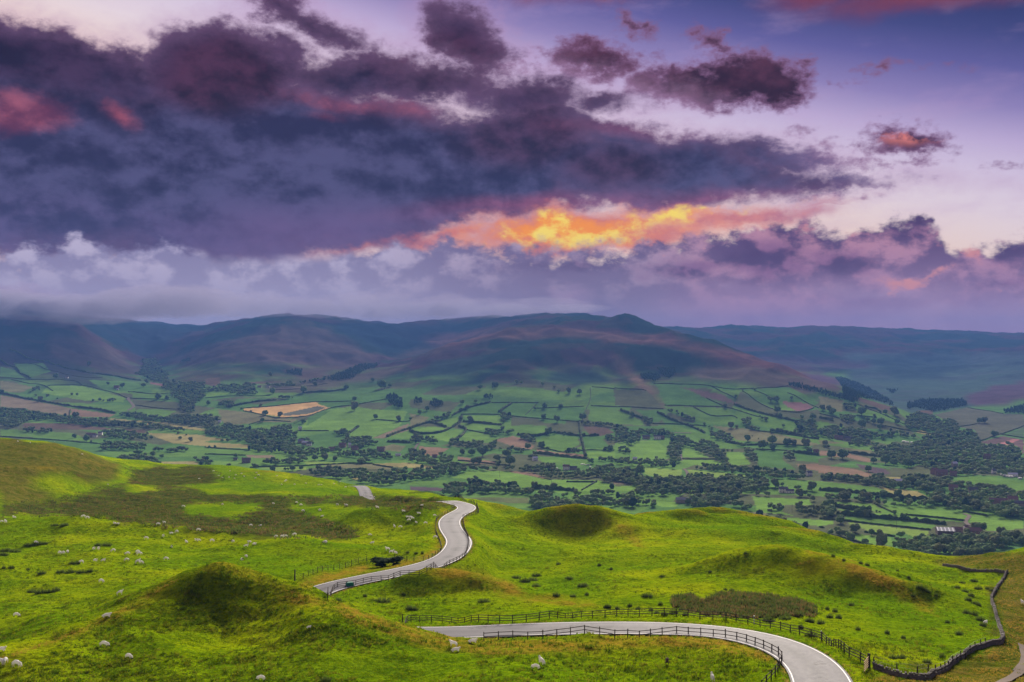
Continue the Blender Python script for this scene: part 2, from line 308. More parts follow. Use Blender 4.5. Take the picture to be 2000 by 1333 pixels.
WOODS = {   # outlines of closed tree cover, d = dark plantation
'A': ["0,580 200,600 480,640 680,660 830,690 1050,690 1080,730 1020,745 800,750 600,745 480,700 300,715 240,740 90,790 0,750","800,720 1170,720 1420,740 1700,770 1800,800 2000,850 1700,810 1400,790 1200,780 1000,760 830,770","1130,650 1230,620 1400,650 1600,680 1750,650 2000,660 2000,780 1850,760 1500,720 1250,690",
 "1390,110 1520,100 1570,190 1640,240 1650,330 2000,330 2000,480 1900,560 1900,640 1830,640 1750,600 1760,520 1680,480 1660,420 1560,400 1600,350 1480,320 1400,280 1310,250 1390,210","220,790 330,795 520,800 520,840 380,835 220,825","1000,800 1150,800 1320,815 1440,870 1440,910 1200,895 1050,880 960,865",
 "1060,920 1410,925 1410,1000 1060,1000 980,1000 980,950","1420,985 1830,975 1830,1015 1500,1015","1210,1060 1380,1010 1450,1060 1560,1100 1550,1160 1260,1165 1130,1080","1740,1080 1940,1075 1940,1110 1740,1105","1920,1150 1960,1080 2000,1070 2000,1170","280,420 380,380 390,410 290,440","1050,515 1100,495 1150,510 1150,530 1050,525","d1750,130 1860,100 1860,130 1770,145"],
'B': ["0,170 80,190 150,160 300,150 500,150 540,220 490,260 290,255 180,220 0,240","560,150 800,150 830,110 880,150 1180,80 1180,120 900,150 880,180 640,180","d1170,120 1230,70 1400,10 1520,-40 1720,-50 1660,0 1560,20 1450,100 1300,125",
 "0,450 80,460 160,510 320,570 480,590 620,600 700,560 850,540 840,590 900,640 900,700 1000,680 1060,730 1070,770 1200,790 1300,770 1380,680 1230,630 1300,590 1400,640 1400,670 1560,680 1620,680 1640,720 1780,710 1780,740 1640,740 1560,780 1500,800 1700,800 1780,820 1900,850 2000,840 2000,900 1600,880 1200,850 850,850 700,830 430,800 430,780 470,750 290,700 0,650",
 "130,330 280,310 270,380 140,375","110,850 170,860 390,905 360,915 200,890 110,880","0,870 70,900 70,960 0,960","560,900 700,880 870,890 950,890 950,940 700,945 560,950","880,870 960,860 1020,870 1030,900 900,900","1010,990 1260,970 1400,990 1640,1000 2000,980 2000,1110 1900,1140 1500,1130 1400,1080 1130,1060 1010,1040",
 "1480,900 1640,880 1640,930 1500,930","200,940 540,940 540,970 200,965","720,270 840,280 950,285 830,300 720,300","d800,20 950,0 950,80 880,70 800,50","d1770,270 1840,250 1930,300 1930,390 1850,380 1780,320"],
'C': ["d190,330 240,300 330,330 330,375 250,385 200,370","d40,300 120,290 120,345 45,345","d710,260 810,255 810,300 720,300","d805,140 865,140 865,190 805,190","210,500 310,470 340,430 400,430 430,460 330,490 240,525","890,430 920,430 990,450 990,500 950,530 900,530","720,600 850,590 910,570 920,640 850,660 720,630",
 "940,620 990,600 1030,640 940,645","1080,640 1150,640 1220,690 1220,730 1160,700 1080,680","1670,520 1980,535 1980,570 1700,545","1990,650 2000,750 1940,700 1860,650","0,680 60,640 140,670 140,730 0,740","160,670 280,670 280,730 170,730","390,700 500,690 560,720 700,690 740,760 830,690 830,660 800,640 850,700 850,780 980,760 1120,800 1120,830 900,790 700,800 500,770 380,760",
 "0,780 150,800 160,860 270,850 330,830 420,860 420,900 560,960 580,1000 440,1050 330,1060 200,1090 0,1090 0,970 230,990 260,950 0,910","580,960 880,970 1090,970 1220,950 1420,930 1430,980 1640,980 1700,1000 1810,1000 1830,950 1980,950 2000,960 2000,1110 1830,1090 1440,1070 1340,1080 1240,1030 1000,1000 600,995",
 "1500,820 1600,780 1680,810 1680,835 1500,835","1640,640 1750,640 1750,660 1640,665","1140,850 1220,830 1270,900 1270,930 1200,900","360,1120 570,1100 600,1050 650,1050 670,1110 900,1110 1100,1150 1200,1180 1200,1230 330,1200 330,1160","1820,880 2000,880 2000,925 1830,905","1740,890 1790,890 1790,940 1745,940"],
'D': ["d250,60 330,40 440,60 460,100 400,130 300,120 250,90","d400,0 590,0 600,50 540,100 460,70 430,20","d1700,140 1800,150 2000,200 2000,245 1700,175","0,550 130,570 150,620 260,590 420,590 560,620 560,670 500,680 250,640 240,720 150,740 0,720",
 "560,660 700,670 760,720 850,700 950,700 1010,760 1080,800 1110,930 1070,940 970,890 860,830 750,790 680,760 650,800 650,930 560,930 520,850 510,780 560,720","930,610 1050,610 1170,670 1160,720 1060,720 930,660","250,490 300,470 370,490 370,560 300,550","0,880 280,890 460,900 660,960 680,990 450,970 200,950 0,930",
 "680,960 970,940 1130,950 1360,960 1640,1000 1850,1020 1930,1060 1900,1090 1500,1070 1100,1020 800,990","0,980 150,980 300,1060 430,1080 640,1090 800,1040 950,1040 960,1090 1130,1050 1250,1070 1480,1070 1500,1150 1500,1200 250,1200 200,1130 0,1090","1250,790 1350,770 1400,930 1340,930 1290,850","1640,810 1740,820 1750,900 1670,890",
 "1240,500 1300,480 1330,500 1330,570 1240,560","1340,560 1460,600 1400,610 1280,580","1410,460 1550,500 1500,510 1410,490","1730,520 1940,500 2000,600 2000,680 1850,670 1730,640 1530,620 1530,600 1740,620 1800,580","530,400 610,420 700,460 790,490 800,520 680,490 600,440 520,430","820,510 940,560 970,610 930,600","790,590 880,630 850,630","1150,730 1300,740 1360,770 1250,770","0,760 160,790 160,840 60,830","1690,1150 1850,1180 1850,1200 1690,1200"],
'E': ["d0,200 230,260 350,310 350,340 150,290 0,250","d150,90 220,90 400,150 560,230 730,330 720,370 560,320 400,290 370,330 240,300 220,180","d860,340 1000,300 1400,300 1450,340 1440,370 1280,400 1110,430 960,390 860,400","d1800,410 2000,350 2000,450 1810,440","d640,200 780,210 720,250",
 "850,480 960,430 1130,460 1190,520 1240,480 1350,510 1370,600 1500,600 1560,680 1570,740 1630,770 1650,740 1750,740 1860,730 1960,800 1970,870 2000,880 2000,1080 1700,1040 1340,1040 1300,1080 1220,1020 1000,980 960,950 900,960 700,930 640,860 500,830 520,740 640,760 740,720 800,760 1000,700 1010,650 1130,640 1100,600 960,610 840,580",
 "60,560 270,570 400,590 560,620 600,660 760,600 780,660 600,700 480,680 480,770 280,750 230,730 60,680 0,660 0,600","200,440 340,460 340,510 270,540 200,490","230,340 350,350 350,410 240,400","780,610 870,630 870,680 790,660","0,760 240,800 640,870 600,850 240,790 40,740",
 "0,1030 280,1060 460,1060 620,1050 640,1080 780,1110 800,1060 920,1050 960,1080 1290,1080 1340,1120 1450,1140 1540,1130 1800,1160 1960,1200 900,1200 580,1150 240,1100 0,1080"],
'F': ["1180,440 1300,410 1400,440 1500,480 1640,440 1800,430 2000,480 2000,560 1740,580 1580,570 1250,610 1180,540","1440,430 1520,420 1640,410 2000,400 2000,430 1640,440 1480,460","1910,370 2000,360 2000,430 1910,420","310,400 640,380 640,440 400,450 320,430"],
'G': ["0,180 150,180 220,240 300,250 440,270 700,260 800,230 950,240 970,290 1150,250 1480,260 1510,330 1480,380 1340,370 1350,420 1250,440 1200,520 1400,560 1380,600 1200,590 1130,500 1040,540 1050,550 960,560 950,490 870,440 600,430 560,430 460,470 400,440 250,460 180,400 250,350 0,290","0,400 170,430 200,490 360,500 440,550 0,550",
 "1370,400 1700,430 1920,410 1950,520 2000,540 1950,530 1900,460 1700,460 1370,440","1490,540 1600,510 1660,560 1640,610 1480,610","1770,560 1840,530 1920,560 2000,570 2000,650 1780,630","1270,620 1340,650 1340,680 1280,650","1350,660 1500,640 1540,680 1700,690 2000,780 2000,820 1800,770 1500,710 1400,700","760,440 940,430 1040,470 1040,560 780,560 640,540"],
'H': ["1000,400 1300,420 1450,340 1640,380 1800,360 1980,400 2000,680 1700,640 1500,600 1340,600 1200,560 900,550 700,540 690,490 900,490 1100,490","40,440 160,410 320,440 330,500 160,500 40,490","330,440 520,440 520,510 350,510","540,480 680,490 680,530 540,520",
 "720,870 800,820 880,860 970,860 1050,870 1070,810 1170,810 1200,850 1330,790 1440,770 1640,810 1820,790 1850,770 2000,770 2000,920 1800,940 1850,990 1100,1080 880,1040 650,1010 640,970 740,960","0,540 100,510 160,580 130,660 0,650","160,650 250,650 240,720 160,720","60,790 140,740 230,780 300,850 390,880 380,900 200,860 60,830",
 "240,740 430,790 430,810 250,790","0,230 270,250 440,270 620,270 800,320 950,380 580,350 240,300 0,290","800,260 920,250 1290,270 1340,320 1300,350 1000,400 900,330 800,310","1480,730 1600,740 1610,800 1480,790","1330,720 1430,730 1400,750 1330,745"]}
TREES = {   # single trees: foot x, foot y, crown width
'A': "545,300,50 395,525,50 845,915,60 727,885,45 1195,390,45 1055,365,30 1400,385,50 1430,345,40 1630,510,40 1545,505,60 1495,1065,50 1580,1075,40 1860,915,45 1760,895,35 740,690,60 560,505,20 465,480,35 350,473,25 700,463,25 755,468,25 15,448,40 890,923,20 1020,923,25 1480,890,40 975,520,30 1010,522,20 910,522,25 1440,845,25 1740,845,25 1820,855,20 870,175,40",
'B': "965,240,60 1075,175,50 665,250,60 1640,130,40 1730,200,90 1805,182,40 1465,410,75 1665,495,50 1890,520,50 1460,320,45 590,460,55 735,475,50 450,430,22 545,375,35 960,540,55 565,525,45 640,75,40 1355,650,80 665,1010,60 860,1000,55 785,998,30 815,998,25 940,992,40 300,870,45 1270,905,50 1075,900,55 1170,895,70 35,360,40 360,405,25 45,778,25 100,778,25 170,715,30 220,715,30 1380,205,50",
'C': "500,420,35 560,400,50 515,350,50 645,335,35 95,450,40 10,505,35 170,415,50 595,530,60 500,515,40 690,205,50 1045,150,40 1090,152,30 1300,170,35 1415,192,25 1455,234,30 1660,254,50 1550,243,50 1225,404,30 1320,394,50 1475,386,45 1690,505,70 1310,498,50 1440,528,60 1355,642,70 1415,643,30 510,845,55 610,850,70 715,860,110 855,905,75 950,865,90 625,930,60 680,932,60 980,950,90 870,945,50 1345,800,40 1290,780,60 1155,790,60 1910,802,40 1960,804,60 1510,655,25 1220,1175,60 1310,1188,50 1400,1195,80",
'D': "170,465,50 1185,290,30 1525,325,60 1580,328,60 1590,435,60 1615,478,50 1940,505,60 1920,555,60 1545,740,85 1300,712,65 1690,752,80 1750,752,60 1450,785,90 1540,802,60 1870,765,80 1900,830,60 250,1045,90 405,1085,50 1570,1165,80 1640,1150,40 1930,1195,90 1840,1025,80 165,745,60 410,888,30 1080,382,40 1105,812,25 1150,812,25 1345,668,15 1410,694,15 1650,575,30 1830,495,40 1140,580,60 1195,583,30 1255,218,20 1370,218,25 1730,305,30",
'E': "30,410,60 100,425,60 135,445,60 415,460,90 648,448,50 735,458,80 470,515,45 420,580,80 605,550,80 530,538,50 590,595,50 920,682,40 60,758,60 760,545,50 1565,535,55 1615,533,55 1710,668,70 540,475,30 230,885,100 120,880,80 530,925,60 650,938,90 730,950,70 870,965,90 710,577,15 600,1090,70 480,1010,60",
'H': "375,640,65 475,655,75 820,680,60 510,830,55 595,835,60 450,935,70 620,955,120 475,992,80 430,440,60 625,455,80 770,460,70 335,585,40 430,595,60 490,595,50 735,625,40 560,605,20 590,608,20"}
HEDGES = {  # t = thick overgrown hedge, otherwise trimmed hedge or wall line
'A': ["t0,110 100,170 200,250 300,300","100,165 280,150 440,140","280,155 500,220 700,270 850,290 1000,290","0,290 250,305 400,310 700,320 800,360","470,370 810,368 1000,410 1240,490","t0,440 200,485 400,520 700,570 950,600 1130,640","690,600 680,660","1250,430 1500,450 1700,440","1270,490 1520,500 1660,505","1320,560 1560,590 1760,600","0,865 300,885 600,905 900,930 1000,940","t100,10 250,90 420,130 600,180 800,230 1000,260 1380,320","110,310 400,360 520,420"],
'B': ["0,290 300,270 640,265","t230,380 480,330 700,310","370,390 1100,325","375,415 560,452 700,482 1000,464 1220,390 1500,350 1780,300","1100,325 1440,320","870,540 980,490 1100,430","430,550 600,510 840,520","920,610 1210,610","t1400,640 1500,570","1670,500 1900,520 2000,515","t1780,670 1900,620 2000,590","t1780,720 2000,730","0,840 400,850","0,770 440,800","440,970 1000,950 1400,930","1340,930 1640,930","1640,940 1840,970","840,170 1050,170 1200,150","640,210 950,200","t950,240 1150,230 1330,210 1400,190"],
'C': ["t0,590 110,550 210,530 360,575","t0,610 100,640 300,625 420,575 500,510 510,460","t480,570 550,600 480,680 400,710","500,450 890,455 1270,490 1660,520","800,335 1260,335","t430,455 560,390 790,330","1240,345 1130,455","1765,190 1765,300 1700,440","1240,390 1700,370","1770,365 2000,375","t520,520 640,530 900,555","560,600 810,650","t1050,650 1250,660 1400,630 1660,660 1850,655","t1660,520 1670,640 1690,740 1720,860","1250,760 1500,820 1720,800 2000,800","t1230,830 1480,860 1740,885","1830,1100 1680,1190","1530,1110 1830,1110","t1190,1170 1640,1200","470,900 860,940 980,950","1780,180 2000,200","400,930 640,950","t870,430 990,345"],
'D': ["380,150 640,155 930,170 1250,200 1700,170","490,360 760,368 1100,382 1400,470","770,375 940,458 1140,462 1200,485","0,375 200,380 480,395","t60,410 280,490","t420,430 500,470 560,500 700,550 800,590 880,630","370,540 600,545 900,560","t1170,350 1300,400 1500,455 1700,500 1900,540","1250,220 1420,340 1560,400","1560,410 1800,428 1950,385","1370,215 1600,330","1690,240 2000,390","t1530,610 1740,640 1900,680 2000,690","1280,580 1480,620 1850,670","t1090,720 1290,750 1500,740","1480,740 1900,760","660,885 970,890","1380,790 1600,800 1900,830","t1740,820 2000,850","1480,1170 1700,1180","0,1100 200,1135","0,190 310,215","940,170 1180,290","900,290 1100,380"],
'E': ["350,340 600,440 840,550","640,560 880,610 1130,645","360,460 560,480","0,440 200,490","1360,570 1540,540","1560,715 1680,670 1780,640 2000,560","1770,645 2000,680","1450,385 1540,400 1800,445","t270,820 480,850 700,880","t440,370 560,400 600,430","t0,480 140,510"],
'H': ["t150,545 290,575 510,590","540,520 740,620","t170,625 350,640 690,670 900,690 1240,725","840,630 1100,655 1420,690","0,670 260,690 700,740 1090,780","440,800 740,845","t0,390 400,420 700,455 1080,485","200,850 420,910 520,930","1400,600 1640,640","0,750 50,760"]}
fields_all = [(pts(k, s), c) for k, v in FIELDS.items() for c, s in v]
# heather, bracken and scree on the hills, plus painted valley shade and lighter spurs: outline, colour
upland_polys = [
 ([(160,632),(300,628),(420,632),(360,655),(310,690),(285,705),(255,690),(200,660)],(.022,.04,.045)),  # this and the next: shade of the valley heads, painted dark
 ([(640,630),(860,630),(930,640),(880,672),(800,690),(760,690),(690,655)],(.022,.038,.045)),
 ([(1650,690),(2060,690),(2060,760),(1900,795),(1800,812),(1745,795),(1660,765)],(.075,.105,.08)),
 ([(1700,700),(1800,690),(1900,705),(1820,740),(1760,745)],(.045,.07,.055)),
 ([(820,660),(920,645),(1080,640),(1200,650),(1330,665),(1480,700),(1620,738),(1640,750),(1540,735),(1400,695),(1280,672),(1120,655),(960,660),(860,680)],(.19,.085,.06)),
 ([(940,650),(1060,642),(1180,648),(1280,668),(1120,662),(980,658)],(.17,.09,.06)),
 ([(1200,700),(1230,718),(1262,745),(1300,790),(1290,795),(1250,760),(1195,712)],(.24,.145,.075)),
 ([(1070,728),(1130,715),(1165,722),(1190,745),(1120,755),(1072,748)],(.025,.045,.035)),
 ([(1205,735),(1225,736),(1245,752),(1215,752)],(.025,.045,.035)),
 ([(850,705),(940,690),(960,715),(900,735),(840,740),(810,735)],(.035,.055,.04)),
 ([(560,722),(680,708),(790,700),(860,690),(900,672),(860,676),(760,700),(640,735),(590,745)],(.13,.08,.055)),
 ([(520,745),(640,735),(720,722),(800,712),(760,735),(640,760),(520,765)],(.15,.11,.065)),
 ([(320,700),(420,672),(520,640),(640,640),(740,700),(700,712),(560,712),(440,705),(340,712)],(.125,.080,.060)),
 ([(100,650),(160,660),(230,690),(290,730),(240,735),(170,720),(90,690)],(.13,.085,.062)),
 ([(0,650),(60,680),(150,720),(230,745),(280,755),(200,760),(90,735),(0,705)],(.055,.05,.04)),
 ([(1480,690),(1600,700),(1700,705),(1700,720),(1560,720),(1480,705)],(.10,.055,.065)),
 ([(1880,775),(1940,755),(2060,735),(2060,770),(1950,790),(1900,795)],(.13,.065,.07)),
 ([(1600,728),(1640,740),(1648,766),(1600,758),(1550,740)],(.15,.075,.07)),
 ([(1340,720),(1460,712),(1560,740),(1620,760),(1560,770),(1440,745),(1360,740)],(.15,.105,.065)),
]

HOUSE_SPOTS = [(131, 739), (178, 853), (186, 854), (196, 850), (228, 758), (230, 762), (429, 826), (460, 899), (481, 904), (507, 757), (524, 757), (586, 840), (587, 866), (596, 869), (604, 871), (648, 881), (669, 874), (683, 874), (693, 879), (744, 882), (778, 891), (849, 894), (1045, 900), (1106, 918), (1120, 918), (1240, 898), (1262, 857), (1284, 858), (1294, 858), (1335, 982), (1530, 962), (1543, 963), (1580, 929), (1594, 886), (1638, 858), (1655, 860), (1757, 944), (1826, 926), (1838, 929), (1862, 930), (1862, 958), (1864, 912), (1869, 1040), (1887, 1036), (1900, 963), (1903, 1046), (1928, 897), (1941, 925), (1950, 985), (1978, 931), (1978, 983), (1990, 990), (1846, 1043), (1855, 1043), (1838, 1043)]
# ------------------------------------------------------------------ terrain: heights from surveyed points
rng = np.random.default_rng(11)
random.seed(5)
def W(px, py, Y): return ((px-HX)/F*Y, Y, -(py-HY)/F*Y)

def vnoise(x, y, seed=0):
    """smooth value noise on arrays"""
    xi = np.floor(x).astype(np.int64); yi = np.floor(y).astype(np.int64)
    fx = x-xi; fy = y-yi
    fx = fx*fx*fx*(fx*(fx*6-15)+10); fy = fy*fy*fy*(fy*(fy*6-15)+10)
    def h(a, b):
        n = (a*374761393 + b*668265263 + seed*1442695041) & 0xffffffff
        n = ((n ^ (n >> 13))*1274126177) & 0xffffffff
        n = ((n ^ (n >> 16))*2246822519) & 0xffffffff
        return ((n ^ (n >> 15)) & 0xffff)/65535.0
    return ((h(xi, yi)*(1-fx)+h(xi+1, yi)*fx)*(1-fy) + (h(xi, yi+1)*(1-fx)+h(xi+1, yi+1)*fx)*fy)*2-1
def fbm(x, y, oct=4, seed=0, gain=.5):
    seed = int(seed)
    s = np.zeros_like(x, dtype=float); a = 1.0
    for o in range(oct):
        c, q = math.cos(o*1.1), math.sin(o*1.1)
        s += a*vnoise((c*x-q*y)*2**o + o*17.3, (q*x+c*y)*2**o - o*9.1, seed+o); a *= gain
    return s

def rbf_fit(pts, lam=1e-4, su=1/260, sv=2.3):
    P = np.array([(px*su, math.log(Y)*sv, py) for px, py, Y in pts], float)
    n = len(P)
    d = np.hypot(P[:, None, 0]-P[None, :, 0], P[:, None, 1]-P[None, :, 1])
    K = np.where(d > 0, d*d*np.log(d+1e-12), 0) + lam*np.eye(n)*n
    A = np.zeros((n+3, n+3)); A[:n, :n] = K; A[:n, n] = 1; A[:n, n+1:] = P[:, :2]; A[n, :n] = 1; A[n+1:, :n] = P[:, :2].T
    w = np.linalg.solve(A, np.concatenate([P[:, 2], np.zeros(3)]))
    def ev(px, Y):
        px = np.asarray(px, float); Y = np.asarray(Y, float)
        u = (px*su).ravel(); v = (np.log(Y)*sv).ravel(); out = np.empty(u.shape)
        for i in range(0, len(u), 40000):
            a, b = u[i:i+40000], v[i:i+40000]
            dd = (a[:, None]-P[None, :, 0])**2 + (b[:, None]-P[None, :, 1])**2
            out[i:i+40000] = (0.5*dd*np.log(dd+1e-24))@w[:n] + w[n] + w[n+1]*a + w[n+2]*b
        return out.reshape(px.shape)
    return ev
def zpt(px, z, Y): return (px, HY - z*F/Y, Y)

near_pts = [
 # foreground slope
 (-400,1333,100),(0,1333,101),(400,1333,104),(800,1333,104),(1200,1333,104),(1450,1333,101),(0,1290,106),(200,1290,110),(430,1275,114),(430,1222,125),(300,1226,120),(560,1230,120),(700,1280,111),(900,1300,107),(1150,1290,111),(1350,1285,112),
 zpt(0,-24,60),zpt(1000,-24,60),zpt(2000,-24,60),zpt(0,-14,35),zpt(1000,-14,35),zpt(2000,-14,35),
 # its brow
 (0,1276,107),(150,1228,117),(240,1200,123),(430,1165,129),(600,1168,129),(700,1196,125),(780,1221,123),(850,1243,121),(1000,1254,118),(1150,1249,118),(1300,1243,120),(1450,1254,112),(1518,1288,106),(1508,1333,98),
 # ground behind the brow
 (-400,1262,126),(0,1252,127),(200,1190,150),(-200,1220,146),(30,1202,150),(200,1136,180),(400,1135,178),(600,1146,172),(300,1100,203),(100,1050,240),(0,1022,272),(-300,1010,280),
 (150,1017,268),(250,1034,262),(400,1050,254),(560,1060,236),(700,1080,224),(500,1090,205),(600,1112,190),(0,1100,205),(-300,1100,205),(560,1150,170),
 zpt(700,-40.6,150),zpt(760,-40.2,143),(870,1237,137),(1000,1232,135),(1150,1228,133),(1300,1228,130),(1380,1233,126),(1480,1250,118),(1560,1280,108),(1600,1333,99),
 (640,1152,176),(720,1130,186),(830,1108,196),(880,1086,208),(893,1060,229),(882,1040,250),(884,1015,280),(908,997,306),(900,985,322),(865,979,340),
 # moor
 (0,1000,330),(100,985,378),(-300,985,380),(430,1030,300),(560,1037,290),(650,1042,280),(300,990,360),(500,975,400),(300,945,490),(500,955,468),(650,990,355),(800,979,346),(760,982,352),(840,976,338),
 (700,1012,300),(790,1008,300),(800,1045,262),(740,1070,240),
 (440,917,600),(560,930,590),(650,942,560),(692,952,540),(560,965,430),(712,957,490),(714,950,520),(780,965,470),(850,974,420),(930,982,390),
 (0,877,480),(-300,850,480),(100,877,500),(180,893,520),(240,914,560),(0,905,428),(0,950,380),(-300,930,400),(100,925,430),(200,940,460),(300,913,620),
 zpt(0,-62,640),zpt(-300,-60,640),zpt(100,-68,660),zpt(300,-96,760),zpt(0,-110,820),zpt(440,-98,740),zpt(650,-104,720),
 # fields right of the road
 (930,1024,288),(1000,1052,268),(1100,1102,226),(900,1112,211),(900,1178,164),(700,1162,171),(1000,1203,149),(1300,1197,149),(1200,1152,182),(1300,1085,238),(1480,1212,146),(1500,1130,190),
 (1600,1235,140),(1666,1333,99),(1700,1300,111),(1800,1295,118),(1750,1245,138),(1900,1262,132),(1950,1240,140),(1700,1200,160),(1850,1205,164),(1900,1155,200),
 (1000,1003,400),(1120,1052,325),(1190,1032,330),(1215,1030,335),(1250,1024,345),(1400,1014,362),(1470,1022,350),(1540,1032,340),(1600,1050,325),(1700,1085,298),(1790,1101,280),(1120,1080,236),(1120,1066,274),(1600,1120,215),(1600,1085,262),(1400,1055,276),(1250,1035,298),
 (1000,1024,350),(960,1007,370),(1060,1040,330),
 (1855,1112,278),(1900,1098,262),(1950,1088,262),(2000,1079,262),(2200,1050,262),(1950,1130,225),(1975,1190,182),(1975,1245,148),(2000,1333,108),(1900,1315,114),(2000,1262,140),(2000,1160,200),(2300,1150,200),(2300,1333,108),
 zpt(1120,-72,420),zpt(1400,-90,470),zpt(1600,-92,430),zpt(1800,-95,380),zpt(2000,-82,360),zpt(2300,-80,360),zpt(1000,-88,500),zpt(850,-92,600),
 zpt(700,-104,680),zpt(1300,-110,560),zpt(1700,-130,520),zpt(2000,-120,500),zpt(2300,-120,500),
] + [zpt(px, z, Y) for px in (-400,0,400,800) for z, Y in ((-165,860),(-205,1000))] + [zpt(px, z, Y) for px in (1100,1400,1700,2000,2400) for z, Y in ((-168,700),(-197,860),(-213,1000))]
far_pts = [zpt(px, z, Y) for px in (-400,-100,200,500,800,1100,1400,1700,2000,2400) for z, Y in ((-204,900),(-208,1000),(-210,1300),(-211,1700))] + [
 (0,862,2150),(300,866,2120),(600,860,2150),(1000,850,2230),(1400,842,2300),(1700,858,2200),(2000,870,2150),(-400,862,2150),(2400,870,2150),
 (0,800,2700),(0,760,3100),(0,725,3500),(0,664,4100),(0,620,4700),(-400,625,4300),(-400,760,3100),(-400,700,3500),
 (140,800,2700),(140,745,3300),(140,700,3900),(160,650,4500),(180,634,5200),
 (290,800,2700),(290,760,3100),(290,740,3700),(290,722,4300),(290,704,4800),(290,668,5300),(290,632,6000),
 (420,800,2700),(420,755,3150),(400,715,3800),(430,680,4200),(470,645,4700),(480,632,5100),
 (560,800,2700),(560,755,3150),(560,722,3600),(560,685,4100),(570,650,4500),(580,625,4900),
 (700,800,2650),(700,760,3050),(700,735,3400),(720,705,4100),(760,670,4700),(720,640,5200),(700,622,5700),
 (850,800,2600),(850,765,2850),(850,738,3050),(870,700,3450),(880,672,3900),zpt(880,-25,4500),(880,640,5200),(880,623,5800),
 (1000,800,2580),(1000,765,2800),(1000,735,3000),(1000,690,3350),(1000,655,3700),(1000,641,3950),zpt(1000,60,4300),(1000,622,4900),(1000,620,5100),
 (1130,800,2580),(1130,760,2850),(1130,710,3200),(1130,668,3550),(1130,642,3850),(1130,628,4150),(1150,622,4300),
 (1240,800,2580),(1240,755,2850),(1240,700,3250),(1240,660,3600),(1240,640,3900),(1240,632,4120),
 (1320,800,2560),(1320,755,2820),(1320,700,3200),(1320,665,3550),(1320,646,3850),
 (1400,800,2550),(1400,750,2820),(1400,710,3150),(1400,672,3500),(1400,662,3650),zpt(1400,-50,4200),(1400,652,5900),(1400,637,6500),
 (1520,800,2500),(1520,760,2780),(1520,725,3050),(1520,708,3250),zpt(1520,-120,3800),zpt(1520,-100,4500),(1520,637,6500),(1520,680,5300),
 (1640,800,2520),(1640,770,2750),(1640,752,2950),zpt(1640,-165,3400),zpt(1640,-150,4200),(1640,700,5000),(1640,660,5900),(1640,638,6500),
 (1740,820,2450),(1740,800,2650),zpt(1740,-185,3100),(1740,770,3600),(1740,740,4300),(1740,700,5000),(1740,665,5900),(1740,645,6500),
 (1860,830,2550),(1860,800,3000),(1860,772,3500),(1860,740,4200),(1860,700,5000),(1860,670,5800),(1860,650,6500),
 (2000,830,2600),(2000,800,2950),(2000,765,3400),(2000,735,4000),(2000,700,4700),(2000,670,5600),(2000,652,6500),
 (2400,830,2600),(2400,765,3400),(2400,700,4700),(2400,645,6500),
] + [zpt(px, 120, 7600) for px in (-400, 0, 400, 800)] + [zpt(px, 60, 8000) for px in (1200, 1600, 2000, 2400)]
ev_near = rbf_fit(near_pts, 3e-5); ev_far = rbf_fit(far_pts, 3e-5)

# knolls: px, py of the top, depth, height, half length, half width, turn (deg, 0 = across the view), sharpness
knolls = [
 (430,1124,136,3.1,11.0,5.4,0,2.1),(330,1165,131,.5,6,4,35,1.6),
 (866,1135,180,3.1,10.5,5.0,0,2.3),(935,1158,176,.9,6,4,-20,1.6),
 (1118,1003,302,9.4,13.5,8.5,0,1.65),(1180,1030,300,2.2,9,7,-20,1.8),(1050,1030,300,2.0,9,7,15,1.8),(1190,1020,312,3.0,16,7,-20,1.5),
 (1615,1104,198,5.0,17,6.5,-16,2.1),(1500,1112,207,2.8,13,6,8,1.8),(1725,1150,184,3.8,14,5.5,-34,2.0),(1400,1090,238,1.8,14,7,10,1.7),
 (1250,1005,345,3.2,16,6,0,1.8),(1340,1000,358,3.4,26,7,0,1.8),(1420,1003,345,4.2,20,6,-8,1.8),(1335,1022,318,4.0,19,6,-5,2.0),(1250,1040,285,1.6,16,6,5,1.8),
 (1485,1025,325,3.0,17,5,-12,1.8),(1570,1050,295,3.2,16,6,-14,1.8),(1460,1060,280,2.0,15,6,0,1.8),
 (1845,1112,262,1.8,11,7,-25,1.5),(1700,1095,270,2.4,16,5,-20,1.8),
 (990,982,385,4.0,13,9,0,1.5),
 (330,1045,250,2.0,24,7,0,1.6),(600,1062,228,1.6,17,7,0,1.6),(130,1022,262,2.2,26,9,0,1.6),(700,1090,214,1.0,7,5,0,1.6),
 (790,1012,292,2.0,14,9,0,1.7),(700,1020,290,2.0,13,9,0,1.7),
 (520,930,560,3,30,14,0,1.6),(100,930,430,2.6,9,26,-35,1.6),(200,905,490,2.2,9,26,-35,1.6),(20,905,440,1.5,8,26,-30,1.6),
 (1955,1110,240,1.8,14,6,8,1.6),
]
def add_knolls(X, Y, z):
    global KR
    KR = np.zeros_like(z)
    for (px, py, Yk, h, a, b, rot, sh) in knolls:
        x0 = (px-HX)/F*Yk; r = math.radians(rot); c, q = math.cos(r), math.sin(r)
        u = ((X-x0)*c+(Y-Yk)*q)/a; v = (-(X-x0)*q+(Y-Yk)*c)/b
        d = np.sqrt(u*u+v*v)
        e = np.exp(-0.5*(d**sh)*1.4)*(d < 5); z = z + h*e; KR = np.maximum(KR, e*min(h/3.0, 1))
    return z

